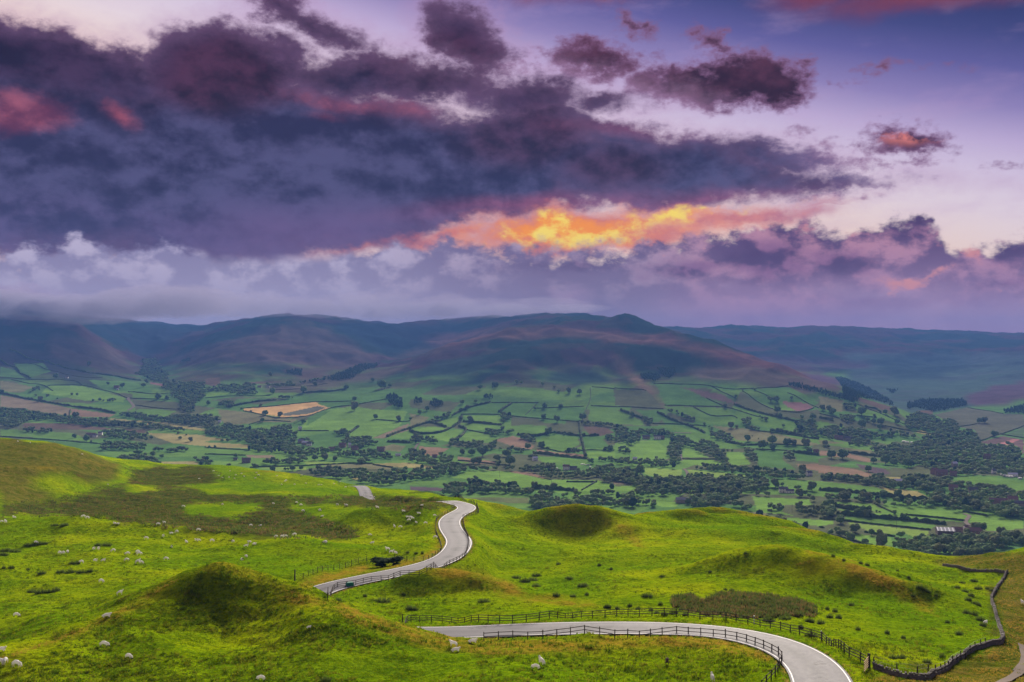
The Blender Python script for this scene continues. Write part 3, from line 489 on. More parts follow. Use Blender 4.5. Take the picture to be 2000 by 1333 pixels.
# ---- roads: centre line as (px, py, depth)
road_pts = [(1622,1420,86),(1608,1333,99),(1588,1300,106),(1548,1270,112.5),(1480,1247,119),(1390,1233,126),(1300,1228,130),(1150,1227,133),(1000,1231,135),(870,1237,137),
 (770,1236,140),(690,1222,147),(620,1195,157),(598,1172,167),(618,1155,174),(680,1138,181),(760,1122,188),(830,1107,196),(868,1094,203),(890,1076,214),(897,1058,229),(888,1044,244),(880,1032,257),(878,1018,274),(890,1006,290),(908,997,304),(912,990,315),(896,984,324),(865,979,338),(828,990,362),(785,998,392),(752,994,425),(727,984,447),(716,970,468),(711,957,493),(702,950,520),(682,950,545)]
def catmull(P, step):
    P = np.array(P, float); out = []
    for i in range(len(P)-1):
        p0, p1, p2, p3 = P[max(i-1, 0)], P[i], P[i+1], P[min(i+2, len(P)-1)]
        n = max(2, int(np.linalg.norm((p2-p1)[:2])/step))
        for t in np.linspace(0, 1, n, endpoint=False):
            out.append(0.5*((2*p1)+(-p0+p2)*t+(2*p0-5*p1+4*p2-p3)*t*t+(-p0+3*p1-3*p2+p3)*t**3))
    out.append(P[-1]); return np.array(out)
ROAD_W = 3.05
def road_world():
    w = np.array([W(*p) for p in road_pts])
    c = catmull(w, 2.0)
    c = c[np.concatenate([[True], np.linalg.norm(np.diff(c[:, :2], axis=0), axis=1) > 1e-6])]
    for k in range(6): c[1:-1] = (c[:-2]+2*c[1:-1]+c[2:])/4
    return c
ROADC = road_world()
def near_seg(X, Y, line, reach):
    """distance and height of the nearest point of a 3D polyline (only within reach)"""
    X = np.asarray(X, float); shp = X.shape; X = X.ravel(); Y = np.asarray(Y, float).ravel()
    best = np.full(X.shape, 1e9); bz = np.zeros(X.shape)
    lo = line[:, :2].min(0)-reach; hi = line[:, :2].max(0)+reach
    idx = np.where((X > lo[0]) & (X < hi[0]) & (Y > lo[1]) & (Y < hi[1]))[0]
    x, y = X[idx], Y[idx]; b = best[idx]; zz = bz[idx]
    for i in range(len(line)-1):
        ax, ay, az = line[i]; bx_, by_, bz_ = line[i+1]
        m = np.where((x > min(ax, bx_)-reach) & (x < max(ax, bx_)+reach) & (y > min(ay, by_)-reach) & (y < max(ay, by_)+reach))[0]
        if not len(m): continue
        ex, ey = bx_-ax, by_-ay; L = ex*ex+ey*ey+1e-9
        t = np.clip(((x[m]-ax)*ex+(y[m]-ay)*ey)/L, 0, 1)
        d = np.hypot(x[m]-ax-t*ex, y[m]-ay-t*ey)
        c = d < b[m]
        mm = m[c]; b[mm] = d[c]; zz[mm] = az+t[c]*(bz_-az)
    best[idx] = b; bz[idx] = zz
    return best.reshape(shp), bz.reshape(shp)
def z_near(X, Y, fine=True):
    px = HX + X/Y*F
    z = -(ev_near(px, Y)-HY)/F*Y
    z = add_knolls(X, Y, z)
    if fine:
        fade = np.clip((Y-70)/60, .5, 1)
        z = z + fbm(X/11+3, Y/11, 3, 4)*.42*fade + fbm(X/2.6, Y/2.2, 3, 9)*.15 + fbm(X/32, Y/32, 2, 20)*np.clip((Y-140)/150, 0, 1)*.9
    d, rz = near_seg(X, Y, ROADC, 14)
    k = np.clip((d-3.7)/6.0, 0, 1); k = k*k*(3-2*k)
    return np.where(d < 12, (rz-.16*(d < 3.4))*(1-k)+z*k, z)
def z_far(X, Y, fine=True):
    px = HX + X/Y*F
    z = -(ev_far(px, Y)-HY)/F*Y
    if fine:
        hill = np.clip((z+165)/120, 0, 1)
        g = 1-np.abs(fbm(X/420+7, Y/620, 4, 31, .5))
        z = z + hill*((g-.85)*30 + fbm(X/90, Y/140, 4, 40)*5.0)
        xs, ys = (1236-HX)/F*4150, 4150.0            # the small rocky summit
        z = z + 26*np.exp(-(((X-xs)/95)**4+((Y-ys)/160)**2)) + 9*np.exp(-(((X-xs+120)/150)**2+((Y-ys)/200)**2)) + fbm(X/160, Y/160, 3, 50)*1.6
    return z
def z_all(X, Y, fine=True):
    t = np.clip((np.asarray(Y, float)-860)/110, 0, 1); t = t*t*(3-2*t)
    out = np.zeros_like(X, dtype=float)
    a = t < 1; b = t > 0
    if a.any(): out[a] += (1-t[a])*z_near(X[a], Y[a], fine)
    if b.any(): out[b] += t[b]*z_far(X[b], Y[b], fine)
    return out

def polar(px, Y):
    PX, YY = np.meshgrid(px, Y); X = (PX-HX)/F*YY
    return PX, X, YY
QUAL = 1.0
pxn = np.arange(-340, 2341, 2.9/QUAL); Yn = np.exp(np.linspace(math.log(62), math.log(985), int(470*QUAL)))
PXn, Xn, YYn = polar(pxn, Yn); Zn = z_all(Xn, YYn)
pxf = np.arange(-340, 2341, 2.9/QUAL)
Yf = np.concatenate([np.exp(np.linspace(math.log(985), math.log(7600), int(400*QUAL)))])
PXf, Xf, YYf = polar(pxf, Yf); Zf = z_all(Xf, YYf)
Zf[0] = Zn[-1] if len(pxn) == len(pxf) else Zf[0]
PYn = HY - Zn/YYn*F; PYf = HY - Zf/YYf*F

class Sight:
    """finds the ground point seen along a direction (first crossing of the surface)"""
    def __init__(s, px, Y, PY, start=None):
        s.px = px; s.Y = Y; s.PY = PY
        s.env = np.minimum.accumulate(PY, axis=0)
    def hit(s, px, py):
        j = min(max(int(round((px-s.px[0])/(s.px[1]-s.px[0]))), 0), len(s.px)-1)
        col = s.env[:, j]; i = int(np.searchsorted(-col, -py))
        if i >= len(col): return None
        if i == 0: Y = s.Y[0]
        else:
            a, b = s.PY[i-1, j], s.PY[i, j]; t = min(max((a-py)/(a-b+1e-9), 0), 1)
            Y = s.Y[i-1]*(1-t)+s.Y[i]*t
        return ((px-HX)/F*Y, Y)
sight = Sight(pxn, np.concatenate([Yn, Yf[1:]]), np.concatenate([PYn, PYf[1:]]))
def ground_z(X, Y):
    return float(z_all(np.array([X]), np.array([Y]))[0])
def grid_z(X, Y):
    """bilinear height of the built ground mesh"""
    X = np.asarray(X, float); Y = np.asarray(Y, float)
    px = HX+X/Y*F
    ys = sight.Y; i = np.clip(np.searchsorted(ys, Y)-1, 0, len(ys)-2); t = (Y-ys[i])/(ys[i+1]-ys[i])
    u = np.clip((px-pxn[0])/(pxn[1]-pxn[0]), 0, len(pxn)-1.001); j = u.astype(int); q = u-j
    ZZ = sight.ZZ
    # linear across a row, linear between rows along the ray
    a = ZZ[i, j]*(1-q)+ZZ[i, j+1]*q; b = ZZ[i+1, j]*(1-q)+ZZ[i+1, j+1]*q
    return a*(1-t)+b*t
sight.ZZ = np.concatenate([Zn, Zf[1:]])
_k = int(np.searchsorted(sight.Y, 900))
sight_far = Sight(pxn, sight.Y[_k:], sight.PY[_k:])
def on_ground(px, py):
    h = sight.hit(px, py)
    if h is None: return None
    return (h[0], h[1], float(grid_z(h[0], h[1])))
def on_valley(px, py):
    h = sight_far.hit(px, py)
    if h is None: return None
    return (h[0], h[1], float(grid_z(h[0], h[1])))
# ------------------------------------------------------------------ helpers for meshes and tags
def mesh_np(name, V, Fc, mat=None, smooth=True, parent=None, attrs=None, link=True):
    """V (n,3), Fc (m,k) int array or list of such arrays"""
    me = bpy.data.meshes.new(name)
    Fs = [np.asarray(f, np.int32) for f in (Fc if isinstance(Fc, list) else [Fc])]
    V = np.asarray(V, np.float32)
    me.vertices.add(len(V)); me.vertices.foreach_set('co', V.ravel())
    nl = sum(f.size for f in Fs); nf = sum(len(f) for f in Fs)
    me.loops.add(nl); me.polygons.add(nf)
    me.loops.foreach_set('vertex_index', np.concatenate([f.ravel() for f in Fs]))
    tot = np.concatenate([np.full(len(f), f.shape[1], np.int32) for f in Fs])
    me.polygons.foreach_set('loop_start', np.concatenate([[0], np.cumsum(tot)[:-1]]).astype(np.int32))
    me.polygons.foreach_set('loop_total', tot)
    me.polygons.foreach_set('use_smooth', np.full(nf, smooth))
    me.update(calc_edges=True)
    if attrs:
        for k, c in attrs.items():
            a = me.color_attributes.new(k, 'FLOAT_COLOR', 'POINT')
            c4 = np.ones((len(V), 4), np.float32); c4[:, :c.shape[1]] = c
            a.data.foreach_set('color', c4.ravel())
    if mat: me.materials.append(mat)
    o = bpy.data.objects.new(name, me)
    if link: COL.objects.link(o)
    if parent: o.parent = parent
    return o
def tag(o, label=None, cat=None, group=None, kind=None):
    if label: o['label'] = label
    if cat: o['category'] = cat
    if group: o['group'] = group
    if kind: o['kind'] = kind
    return o
def empty(name, loc, rz=0.0, scale=1.0, label=None, cat=None, group=None):
    o = bpy.data.objects.new(name, None); COL.objects.link(o)
    o.location = loc; o.rotation_euler = (0, 0, rz); o.scale = (scale,)*3 if not hasattr(scale, '__len__') else scale
    o.empty_display_size = .2
    return tag(o, label, cat, group)
def grid_faces(nr, nc):
    i = np.arange(nr-1)[:, None]*nc + np.arange(nc-1)[None, :]
    return np.stack([i, i+1, i+nc+1, i+nc], -1).reshape(-1, 4)

def mat_new(name, rough=.85, spec=.25):
    m = bpy.data.materials.new(name); m.use_nodes = True; N.tree = m.node_tree
    b = m.node_tree.nodes['Principled BSDF']
    b.inputs['Roughness'].default_value = rough; b.inputs['Specular IOR Level'].default_value = spec
    return m, b
def translucent(m, b, col, fac):
    """thin leaves and blades let part of the light through"""
    nt = m.node_tree; t = nt.nodes.new('ShaderNodeBsdfTranslucent'); x = nt.nodes.new('ShaderNodeMixShader'); x.inputs[0].default_value = fac
    N.put(t.inputs['Color'], col); o = [n for n in nt.nodes if n.type == 'OUTPUT_MATERIAL'][0]
    nt.links.new(b.outputs[0], x.inputs[1]); nt.links.new(t.outputs[0], x.inputs[2]); nt.links.new(x.outputs[0], o.inputs['Surface'])
def simple(name, c, rough=.8, spec=.25, var=.25, scale=3.0, bump=0.0, metallic=0.0, leaf=0.0):
    """plain colour broken by two sizes of noise"""
    m, b = mat_new(name, rough, spec)
    t = m.node_tree.nodes.new('ShaderNodeTexCoord'); o = N(t.outputs['Object'])
    n = noise(o, scale, 4, .6)
    info = m.node_tree.nodes.new('ShaderNodeObjectInfo')
    k = N.math('MULTIPLY_ADD', N(info.outputs['Random']), var, 1-var/2)
    c1 = tuple(x*(1-var) for x in c); c2 = tuple(x*(1+var) for x in c)
    cc = vmath('SCALE', mix(n, c1, c2), scale=k); N.put(b.inputs['Base Color'], cc)
    if leaf: translucent(m, b, cc, leaf)
    b.inputs['Metallic'].default_value = metallic
    if bump: bumpn(b, noise(o, scale*4, 4, .6), bump)
    return m
def bumpn(b, h, strength, dist=1.0):
    n = N.tree.nodes.new('ShaderNodeBump'); n.inputs['Strength'].default_value = strength; n.inputs['Distance'].default_value = dist
    N.put(n.inputs['Height'], h); N.tree.links.new(n.outputs[0], b.inputs['Normal'])
def attr(name):
    n = N.tree.nodes.new('ShaderNodeAttribute'); n.attribute_name = name
    return N(n.outputs['Color'])
def pos():
    n = N.tree.nodes.new('ShaderNodeNewGeometry'); return N(n.outputs['Position'])

def inpoly(px, py, poly):
    x = np.asarray(px); y = np.asarray(py); r = np.zeros(x.shape, bool)
    P = poly; j = len(P)-1
    for i in range(len(P)):
        (xi, yi), (xj, yj) = P[i], P[j]
        if yi != yj:
            c = ((yi > y) != (yj > y)) & (x < (xj-xi)*(y-yi)/(yj-yi)+xi)
            r ^= c
        j = i
    return r

# ------------------------------------------------------------------ land cover of the near hillside
# (regions where a kind of grass grows, or where rim light is painted, surveyed as outlines; value, softness)
moor_polys = [
 [(0,985),(120,975),(240,940),(330,915),(430,925),(360,950),(420,968),(560,968),(700,966),(860,975),(890,990),(800,1000),(700,990),(620,985),(560,985),(700,1035),(680,1055),(560,1052),(420,1040),(300,1028),(160,1008),(0,1010)],
 [(1310,1168),(1345,1160),(1370,1178),(1400,1164),(1500,1162),(1590,1185),(1590,1200),(1480,1208),(1350,1198)],
 [(240,912),(420,916),(440,935),(380,950),(300,945),(250,935)],
 [(1930,1128),(1952,1140),(1950,1180),(1955,1240),(1940,1252),(1920,1215),(1925,1180)],
 [(1740,1290),(1860,1300),(1840,1312),(1760,1308)],
]
green_in_moor = [[(355,985),(460,985),(420,1004),(360,1004)],[(440,985),(520,980),(470,1010),(400,1012)],[(225,948),(300,945),(320,955),(250,962)]]
dry_rimlit_polys = [  # knoll crest and shoulder outlines paint golden rim light, the rest is dry grass
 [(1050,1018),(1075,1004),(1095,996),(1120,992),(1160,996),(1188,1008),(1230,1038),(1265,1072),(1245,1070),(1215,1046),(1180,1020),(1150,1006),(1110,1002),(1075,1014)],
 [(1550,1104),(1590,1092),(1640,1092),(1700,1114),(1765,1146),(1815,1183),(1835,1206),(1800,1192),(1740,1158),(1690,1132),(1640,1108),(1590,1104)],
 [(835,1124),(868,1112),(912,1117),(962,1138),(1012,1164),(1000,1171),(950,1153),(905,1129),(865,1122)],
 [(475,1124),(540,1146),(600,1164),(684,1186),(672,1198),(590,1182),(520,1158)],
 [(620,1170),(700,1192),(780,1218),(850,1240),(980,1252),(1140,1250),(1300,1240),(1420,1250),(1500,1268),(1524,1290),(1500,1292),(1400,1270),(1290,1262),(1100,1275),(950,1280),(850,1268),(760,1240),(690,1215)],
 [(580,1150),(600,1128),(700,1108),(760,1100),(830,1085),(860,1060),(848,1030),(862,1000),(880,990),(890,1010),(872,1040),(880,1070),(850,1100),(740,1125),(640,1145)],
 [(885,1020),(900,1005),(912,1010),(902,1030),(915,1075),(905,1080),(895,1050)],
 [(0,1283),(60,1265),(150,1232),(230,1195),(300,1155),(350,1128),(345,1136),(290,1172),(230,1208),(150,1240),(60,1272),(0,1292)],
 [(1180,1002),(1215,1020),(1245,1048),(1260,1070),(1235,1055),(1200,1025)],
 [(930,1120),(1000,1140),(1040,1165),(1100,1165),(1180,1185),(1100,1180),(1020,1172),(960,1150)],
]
tan_polys = [
 [(1825,1096),(1900,1084),(2400,1040),(2400,1420),(1640,1420),(1700,1330),(1740,1315),(1850,1312),(1880,1296),(1962,1250),(1950,1200),(1938,1170),(1958,1135),(1965,1118),(1850,1108)],
 [(-400,850),(0,858),(120,866),(240,908),(232,935),(180,945),(100,925),(60,945),(0,955),(-400,960)],
 [(0,945),(60,950),(110,970),(60,985),(0,985)],
]
def soft_mask(PX, PY, polys, amp=7.0, sc=26.0, seed=1, blur=0):
    w1 = fbm(PX/sc, PY/sc*2.2, 3, seed)*amp; w2 = fbm(PX/sc+40, PY/sc*2.2, 3, seed+3)*amp*.45
    m = np.zeros(PX.shape, bool)
    for p in polys: m |= inpoly(PX+w1, PY+w2, p)
    return m.astype(float)
def boxblur(A, k):
    for ax, n in ((0, k), (1, k)):
        if n < 1: continue
        c = np.cumsum(np.pad(A, [(n+1, n) if a == ax else (0, 0) for a in (0, 1)], mode='edge'), axis=ax)
        A = (np.take(c, range(2*n+1, c.shape[ax]), ax)-np.take(c, range(0, c.shape[ax]-2*n-1), ax))/(2*n+1)
    return A
kn = (add_knolls(Xn, YYn, np.zeros_like(Xn)))
moor = boxblur(np.clip(soft_mask(PXn, PYn, moor_polys, 16, 34, 3)-soft_mask(PXn, PYn, green_in_moor, 12, 24, 7), 0, 1), 5)
dry = boxblur(soft_mask(PXn, PYn, dry_rimlit_polys, 5, 22, 11), 3)*(.65+.5*fbm(Xn/2.3, YYn/2.3, 3, 60))  # dry grass, with rim light painted along the knoll crests
tan = boxblur(soft_mask(PXn, PYn, tan_polys, 6, 30, 13), 3)
# drier grass and painted rim light on the convex tops
crown_dry_rimlit = np.clip((KR-.62)/.28, 0, 1)*.5*np.clip(.7+fbm(Xn/4, YYn/4, 3, 61), 0, 1.3)
moor = np.maximum(moor, boxblur(soft_mask(PXn, PYn, tan_polys[1:], 6, 30, 13), 3)*(.42+.35*fbm((Xn+YYn)/22, (Xn-YYn)/70, 3, 66)))
cover = np.stack([np.clip(dry+crown_dry_rimlit, 0, 1), np.clip(moor, 0, 1), np.clip(tan, 0, 1)], -1).reshape(-1, 3)

m_hill, b = mat_new('pasture_grass', 1, 0)
P = pos(); cv = attr('cover'); cr, cg, cb = sep(cv)
n1 = noise(P, .05, 4, .6); n2 = noise(P, .35, 5, .65); n3 = noise(P, 1.7, 5, .7); n4 = noise(vmath('MULTIPLY', P, (1, 1, 1)), 7.0, 3, .7)
G1, G2, G3 = (.066, .128, .001), (.195, .315, .0015), (.37, .42, .003)
g = mix(sstep(n2*.6+n3*.4, .36, .66), G1, G2)
g = mix(sstep(n1*.5+n3*.3+n4*.2, .44, .64)*.75, g, G3)
dry_rimlit_c = mix(sstep(n3*.6+n4*.4, .35, .68), (.15, .11, .006), (.42, .28, .03))  # straw colour, also used for the painted rim light
moorc = mix(sstep(n2*.5+n3*.5, .40, .62), (.028, .042, .006), (.105, .120, .018))
moorc = mix(sstep(n1, .55, .7)*.5, moorc, (.13, .075, .028))
tanc = mix(sstep(n2*.55+n3*.45, .38, .64), (.045, .060, .006), (.185, .145, .030))
n5 = noise(P, .9, 3, .5); tuft = sstep(n5*.6+n4*.4, .54, .64)
g = mix(tuft*.7, g, (.032, .062, .001))
g = mix(sstep(noise(P, .018, 2, .5), .42, .6)*.5, g, mix(sstep(n3, .35, .65), (.05, .125, .002), (.12, .25, .003)))
col_ = mix(clamp01(cb*(0.45+n2*.9)), g, tanc)
col_ = mix(clamp01(cr*(0.35+n3*1.2)), col_, dry_rimlit_c)
col_ = mix(sstep(cg + (n3-.5)*.9 + (n2-.5)*1.2 + (noise(P, .09, 3, .6)-.5)*1.6, .30, .95), col_, moorc)
N.put(b.inputs['Base Color'], vmath('SCALE', col_, scale=mix(.5, 1, 1) if False else 1.0))
bumpn(b, n3*.7 + n4*.25 + n2*1.1, 1.0, .8)
b.inputs['Sheen Weight'].default_value = 0.0
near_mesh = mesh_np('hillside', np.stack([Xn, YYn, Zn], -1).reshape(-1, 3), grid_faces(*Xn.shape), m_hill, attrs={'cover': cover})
tag(near_mesh, 'rolling green hillside pasture with grassy knolls in the foreground', None, None, 'structure')

# ------------------------------------------------------------------ fields of the valley, heather, bracken and painted shade of the hills
hill_t = np.clip((Zf+145+fbm(Xf/200, YYf/200, 3, 71)*28)/75, 0, 1)
hill_t = np.where(YYf > 2450, hill_t, 0)
# patchwork: cells of irregular strips, each with its own tone
def cells(X, Y, size, seed):
    a = .35; c, q = math.cos(a), math.sin(a)
    u = (c*X-q*Y)/size[0]; v = (q*X+c*Y)/size[1]
    u = u+fbm(X/700, Y/700, 2, seed)*.7; v = v+fbm(X/600, Y/600, 2, seed+5)*.7
    r = np.floor(v); sh = (np.sin(r*12.9898+seed)*43758.5453) % 1
    u = u + sh*3; w = np.floor(u)
    k = (np.sin(w*78.233+r*37.719+seed)*43758.5453) % 1
    eu = np.minimum(u-w, 1-(u-w))*size[0]; ev = np.minimum(v-r, 1-(v-r))*size[1]
    return k, np.minimum(eu, ev)
kc, ed = cells(Xf, YYf, (150, 105), 3.3)
tint = np.zeros(Xf.shape+(3,))
pal = np.array([GR, GR2, GR, GR, OL, GR2, OL, GR])
tint[:] = pal[(kc*len(pal)).astype(int)]
upland = fbm(Xf/260, YYf/330, 4, 81)
heath = np.where(upland[..., None] > .25, np.array((.052, .026, .024)), np.where(upland[..., None] > -.2, np.array((.036, .031, .020)), np.array((.017, .028, .018))))
RAWT = tint
wob = fbm(Xf/60, YYf/60, 2, 5)*1.2; wobx = fbm(Xf/90, YYf/90, 3, 5)*8; woby = fbm(Xf/90+9, YYf/90, 3, 6)*4
def window(poly, pad):
    P = np.array(poly); x0, y0 = P.min(0)-pad; x1, y1 = P.max(0)+pad
    j0, j1 = np.searchsorted(pxf, [x0, x1])
    rows = np.where(((PYf[:, j0:j1] > y0) & (PYf[:, j0:j1] < y1)).any(1))[0]
    return (slice(rows[0], rows[-1]+1), slice(j0, j1)) if len(rows) and j1 > j0 else None
hl = (hill_t[..., None])
tint = tint*(1-hl)+heath*1.25*hl
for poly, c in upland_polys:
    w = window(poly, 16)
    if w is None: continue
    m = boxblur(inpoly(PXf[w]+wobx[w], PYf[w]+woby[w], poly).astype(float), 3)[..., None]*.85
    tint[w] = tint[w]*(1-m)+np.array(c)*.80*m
for poly, c in fields_all:
    w = window(poly, 3)
    if w is None: continue
    m = inpoly(PXf[w]+wob[w], PYf[w], poly); tint[w][m] = np.array(c)*.95
tint *= np.array((.86, .90, 1.3))  # bluer fields, haze blue put into the colour
tint *= (1+.12*fbm(Xf/35, YYf/35, 3, 90))[..., None]
m_val, b = mat_new('valley_fields', 1, 0)
P = pos(); tn = attr('tint'); f1 = noise(P, .02, 4, .6); f2 = noise(P, .12, 4, .65); f3 = noise(P, .7, 3, .6)
k_ = (f1-.5)*.55 + (f2-.5)*.6 + (f3-.5)*.5 + 1.0
N.put(b.inputs['Base Color'], vmath('SCALE', tn, scale=k_))
bumpn(b, f2*1.2+f3*.4, .8, 1.5)
Vf = np.stack([Xf, YYf, Zf], -1); nr, nc = Xf.shape
split = int(np.searchsorted(Yf, 3050))
for nm, a, e, lab in (('valley', 0, split+1, 'patchwork of green fields on the valley floor'), ('hills', split, nr, 'brown heather hills rising behind the valley')):
    tag(mesh_np(nm, Vf[a:e].reshape(-1, 3), grid_faces(e-a, nc), m_val, attrs={'tint': tint[a:e].reshape(-1, 3)}), lab, None, None, 'structure')

# ------------------------------------------------------------------ the air
m_haze = bpy.data.materials.new('haze'); m_haze.use_nodes = True
for n in list(m_haze.node_tree.nodes):
    if n.type == 'BSDF_PRINCIPLED': m_haze.node_tree.nodes.remove(n)
pv = m_haze.node_tree.nodes.new('ShaderNodeVolumePrincipled')
pv.inputs['Color'].default_value = (.105, .235, .60, 1); pv.inputs['Density'].default_value = 9.5e-5; pv.inputs['Anisotropy'].default_value = 0.0
mo = [n for n in m_haze.node_tree.nodes if n.type == 'OUTPUT_MATERIAL'][0]
m_haze.node_tree.links.new(pv.outputs[0], mo.inputs['Volume'])
hx, hy0, hy1, hz0, hz1 = 8000.0, -200.0, 7800.0, -260.0, 215.0
hv = [(x, y, z) for z in (hz0, hz1) for y in (hy0, hy1) for x in (-hx, hx)]
haze = mesh_np('haze', hv, np.array([(0,1,3,2),(4,6,7,5),(0,4,5,1),(2,3,7,6),(0,2,6,4),(1,5,7,3)])[:, ::-1], m_haze, smooth=False)
tag(haze, 'blue evening haze filling the valley', None, None, 'stuff')
# ------------------------------------------------------------------ roads
def ribbon(line, hw, lift, offs=0.0, crown=0.0):
    """flat strip following a 3D centre line; offs shifts it sideways"""
    L = np.array(line, float); d = np.gradient(L[:, :2], axis=0); d /= np.linalg.norm(d, axis=1)[:, None]+1e-9
    n = np.stack([d[:, 1], -d[:, 0]], 1)
    us = np.array([-1, -.5, 0, .5, 1.0]) if crown else np.array([-1.0, 1.0])
    V = [np.concatenate([L[:, :2]+n*(offs+u*hw), (L[:, 2]+lift+crown*(1-u*u))[:, None]], 1) for u in us]
    V = np.stack(V, 1).reshape(-1, 3)
    return V, grid_faces(len(L), len(us))[:, ::-1], n
m_road, b = mat_new('worn_asphalt', .8, .06)
P = pos(); a1 = noise(P, .22, 4, .6); a2 = noise(P, 1.6, 5, .7); a3 = noise(P, 12, 3, .7)
rc = attr('track'); tr, _, _ = sep(rc)                      # polished wheel tracks along the lane
c = mix(sstep(a1*.5+a2*.5, .38, .62), (.028, .029, .036), (.066, .065, .076))
c = mix(clamp01(tr*.75 + (a3-.5)*.6 + (a2-.5)*.8), c, (.125, .120, .136))
c = mix(sstep(voronoi(vmath('ADD', P, vec(a2*1.5, a1*2.0, 0.0)), .11), .30, .36)*.35, c, (.15, .145, .158))
c = mix(sstep(a2*.4+a1*.6, .57, .64)*.65, c, (.05, .047, .05))
N.put(b.inputs['Base Color'], c); N.put(b.inputs['Roughness'], N.math('MULTIPLY_ADD', a2, .25, .60)); bumpn(b, a3, .25, .05)
m_paint = simple('white_road_paint', (.75, .74, .71), .8, .1, .12, 2.0)
V, Fq, nrm = ribbon(ROADC, ROAD_W, 0.05, 0, .05)
u5 = np.tile(np.array([0, 1, .15, 1, 0.]), len(ROADC))[:, None]*np.ones((1, 3))
road = mesh_np('road', V, Fq, m_road, attrs={'track': u5}); tag(road, 'pale grey winding country road through the pasture', kind='structure')
for side in (-1, 1):
    keep = ROADC[:, 1] < 345
    V, Fq, _ = ribbon(ROADC[keep], .065, .062, side*(ROAD_W-.28))
    o = mesh_np('edge_line', V, Fq, m_paint, parent=road)
# kerb stones on the inside of the bend and edge of the tarmac
def draped(pxs, step=4.0, lift=.25):
    w = [(on_valley if p[1] < 1200 else on_ground)(*p) for p in pxs]; w = [p for p in w if p]
    c = catmull(np.array(w), step)
    c[:, 2] = grid_z(c[:, 0], c[:, 1])+lift
    return c
m_track = simple('pale_stone_track', (.17, .145, .125), 1, 0, .2, .2)
for line, hw in (([(250,777),(252,782),(258,789),(261,794),(257,798),(250,802)], 4), ([(1882,1004),(1893,1008),(1889,1014),(1886,1020),(1893,1027)], 2.4), ([(1335,916),(1341,921),(1343,928)], 2.5),
                 ([(808,880),(813,872),(818,866)], 2.5), ([(1318,845),(1325,846),(1350,846)], 4), ([(1330,888),(1331,900)], 2.0), ([(1617,933),(1650,937)], 3.0),
                 ([(1990,1312),(2000,1300),(2006,1285),(1998,1262)], .7), ([(1945,1340),(1975,1325),(2003,1305)], .55)):
    c = draped(line, 2.0, .12 if line[0][1] > 1200 else .35)
    V, Fq, _ = ribbon(c, hw, 0)
    V[:, 2] = grid_z(V[:, 0], V[:, 1])+(.12 if line[0][1] > 1200 else .4)
    tag(mesh_np('path' if line[0][1] > 1200 else 'lane', V, Fq, m_track), 'pale stone footpath' if line[0][1] > 1200 else 'pale farm lane', kind='structure')
# ------------------------------------------------------------------ trees and hedges
def ico(sub):
    t = (1+5**.5)/2
    v = [(-1,t,0),(1,t,0),(-1,-t,0),(1,-t,0),(0,-1,t),(0,1,t),(0,-1,-t),(0,1,-t),(t,0,-1),(t,0,1),(-t,0,-1),(-t,0,1)]
    f = [(0,11,5),(0,5,1),(0,1,7),(0,7,10),(0,10,11),(1,5,9),(5,11,4),(11,10,2),(10,7,6),(7,1,8),(3,9,4),(3,4,2),(3,2,6),(3,6,8),(3,8,9),(4,9,5),(2,4,11),(6,2,10),(8,6,7),(9,8,1)]
    v = [np.array(a, float)/np.linalg.norm(a) for a in v]
    for _ in range(sub):
        cache = {}; nf = []
        def mid(a, b):
            k = (min(a, b), max(a, b))
            if k not in cache:
                m = v[a]+v[b]; v.append(m/np.linalg.norm(m)); cache[k] = len(v)-1
            return cache[k]
        for a, b, c in f:
            ab, bc, ca = mid(a, b), mid(b, c), mid(c, a)
            nf += [(a, ab, ca), (b, bc, ab), (c, ca, bc), (ab, bc, ca)]
        f = nf
    return np.array(v), np.array(f)
ICO0, ICO1, ICO2 = ico(0), ico(1), ico(2)
def crown_geo(r, base, n_lobes, spread, squash, leaves, narrow=0.0, tall=1.0):
    """unit crown (about 1 wide, 1 tall, foot at z=0): a few broken lobes plus loose leaf sprays"""
    V, Fc = [], []; k = 0
    for i in range(n_lobes):
        if i == 0: c = np.array((0, 0, .52*tall)); s = .36 if base else .32
        else:
            a = r.uniform(0, 2*math.pi); h = r.uniform(.22, .80)*tall
            w = (1-narrow*h)*spread*(1-abs(h/tall-.5)*.7)
            c = np.array((math.cos(a)*w, math.sin(a)*w, h)); s = r.uniform(.17, .27)*(1-narrow*.4)
        v, f = (ICO0 if base == 0 else ICO2 if base == 2 and i == 0 else ICO1)
        n = 1+.22*fbm(v[:, 0]*2+i*7, v[:, 1]*2+v[:, 2]*2.7, 2, i+3)+r.uniform(-.14, .14, len(v))
        V.append(v*n[:, None]*s*np.array((1, 1, squash*tall))+c); Fc.append(f+k); k += len(v)
    P = np.concatenate(V); F3 = np.concatenate(Fc)
    # leaf sprays: small triangles standing off the surface
    idx = r.integers(0, len(P), leaves); c = P[idx]; o = c-np.array((0, 0, .5*tall)); o /= np.linalg.norm(o, axis=1)[:, None]+1e-6
    q = c+o*r.uniform(-.01, .07, (leaves, 1)); tri = []
    for _ in range(3): tri.append(q+r.normal(0, .045, (leaves, 3)))
    T = np.stack(tri, 1).reshape(-1, 3)
    F3 = np.concatenate([F3, np.arange(len(T)).reshape(-1, 3)+len(P)]); P = np.concatenate([P, T])
    P[:, 2] = np.maximum(P[:, 2], .06)
    return P, F3
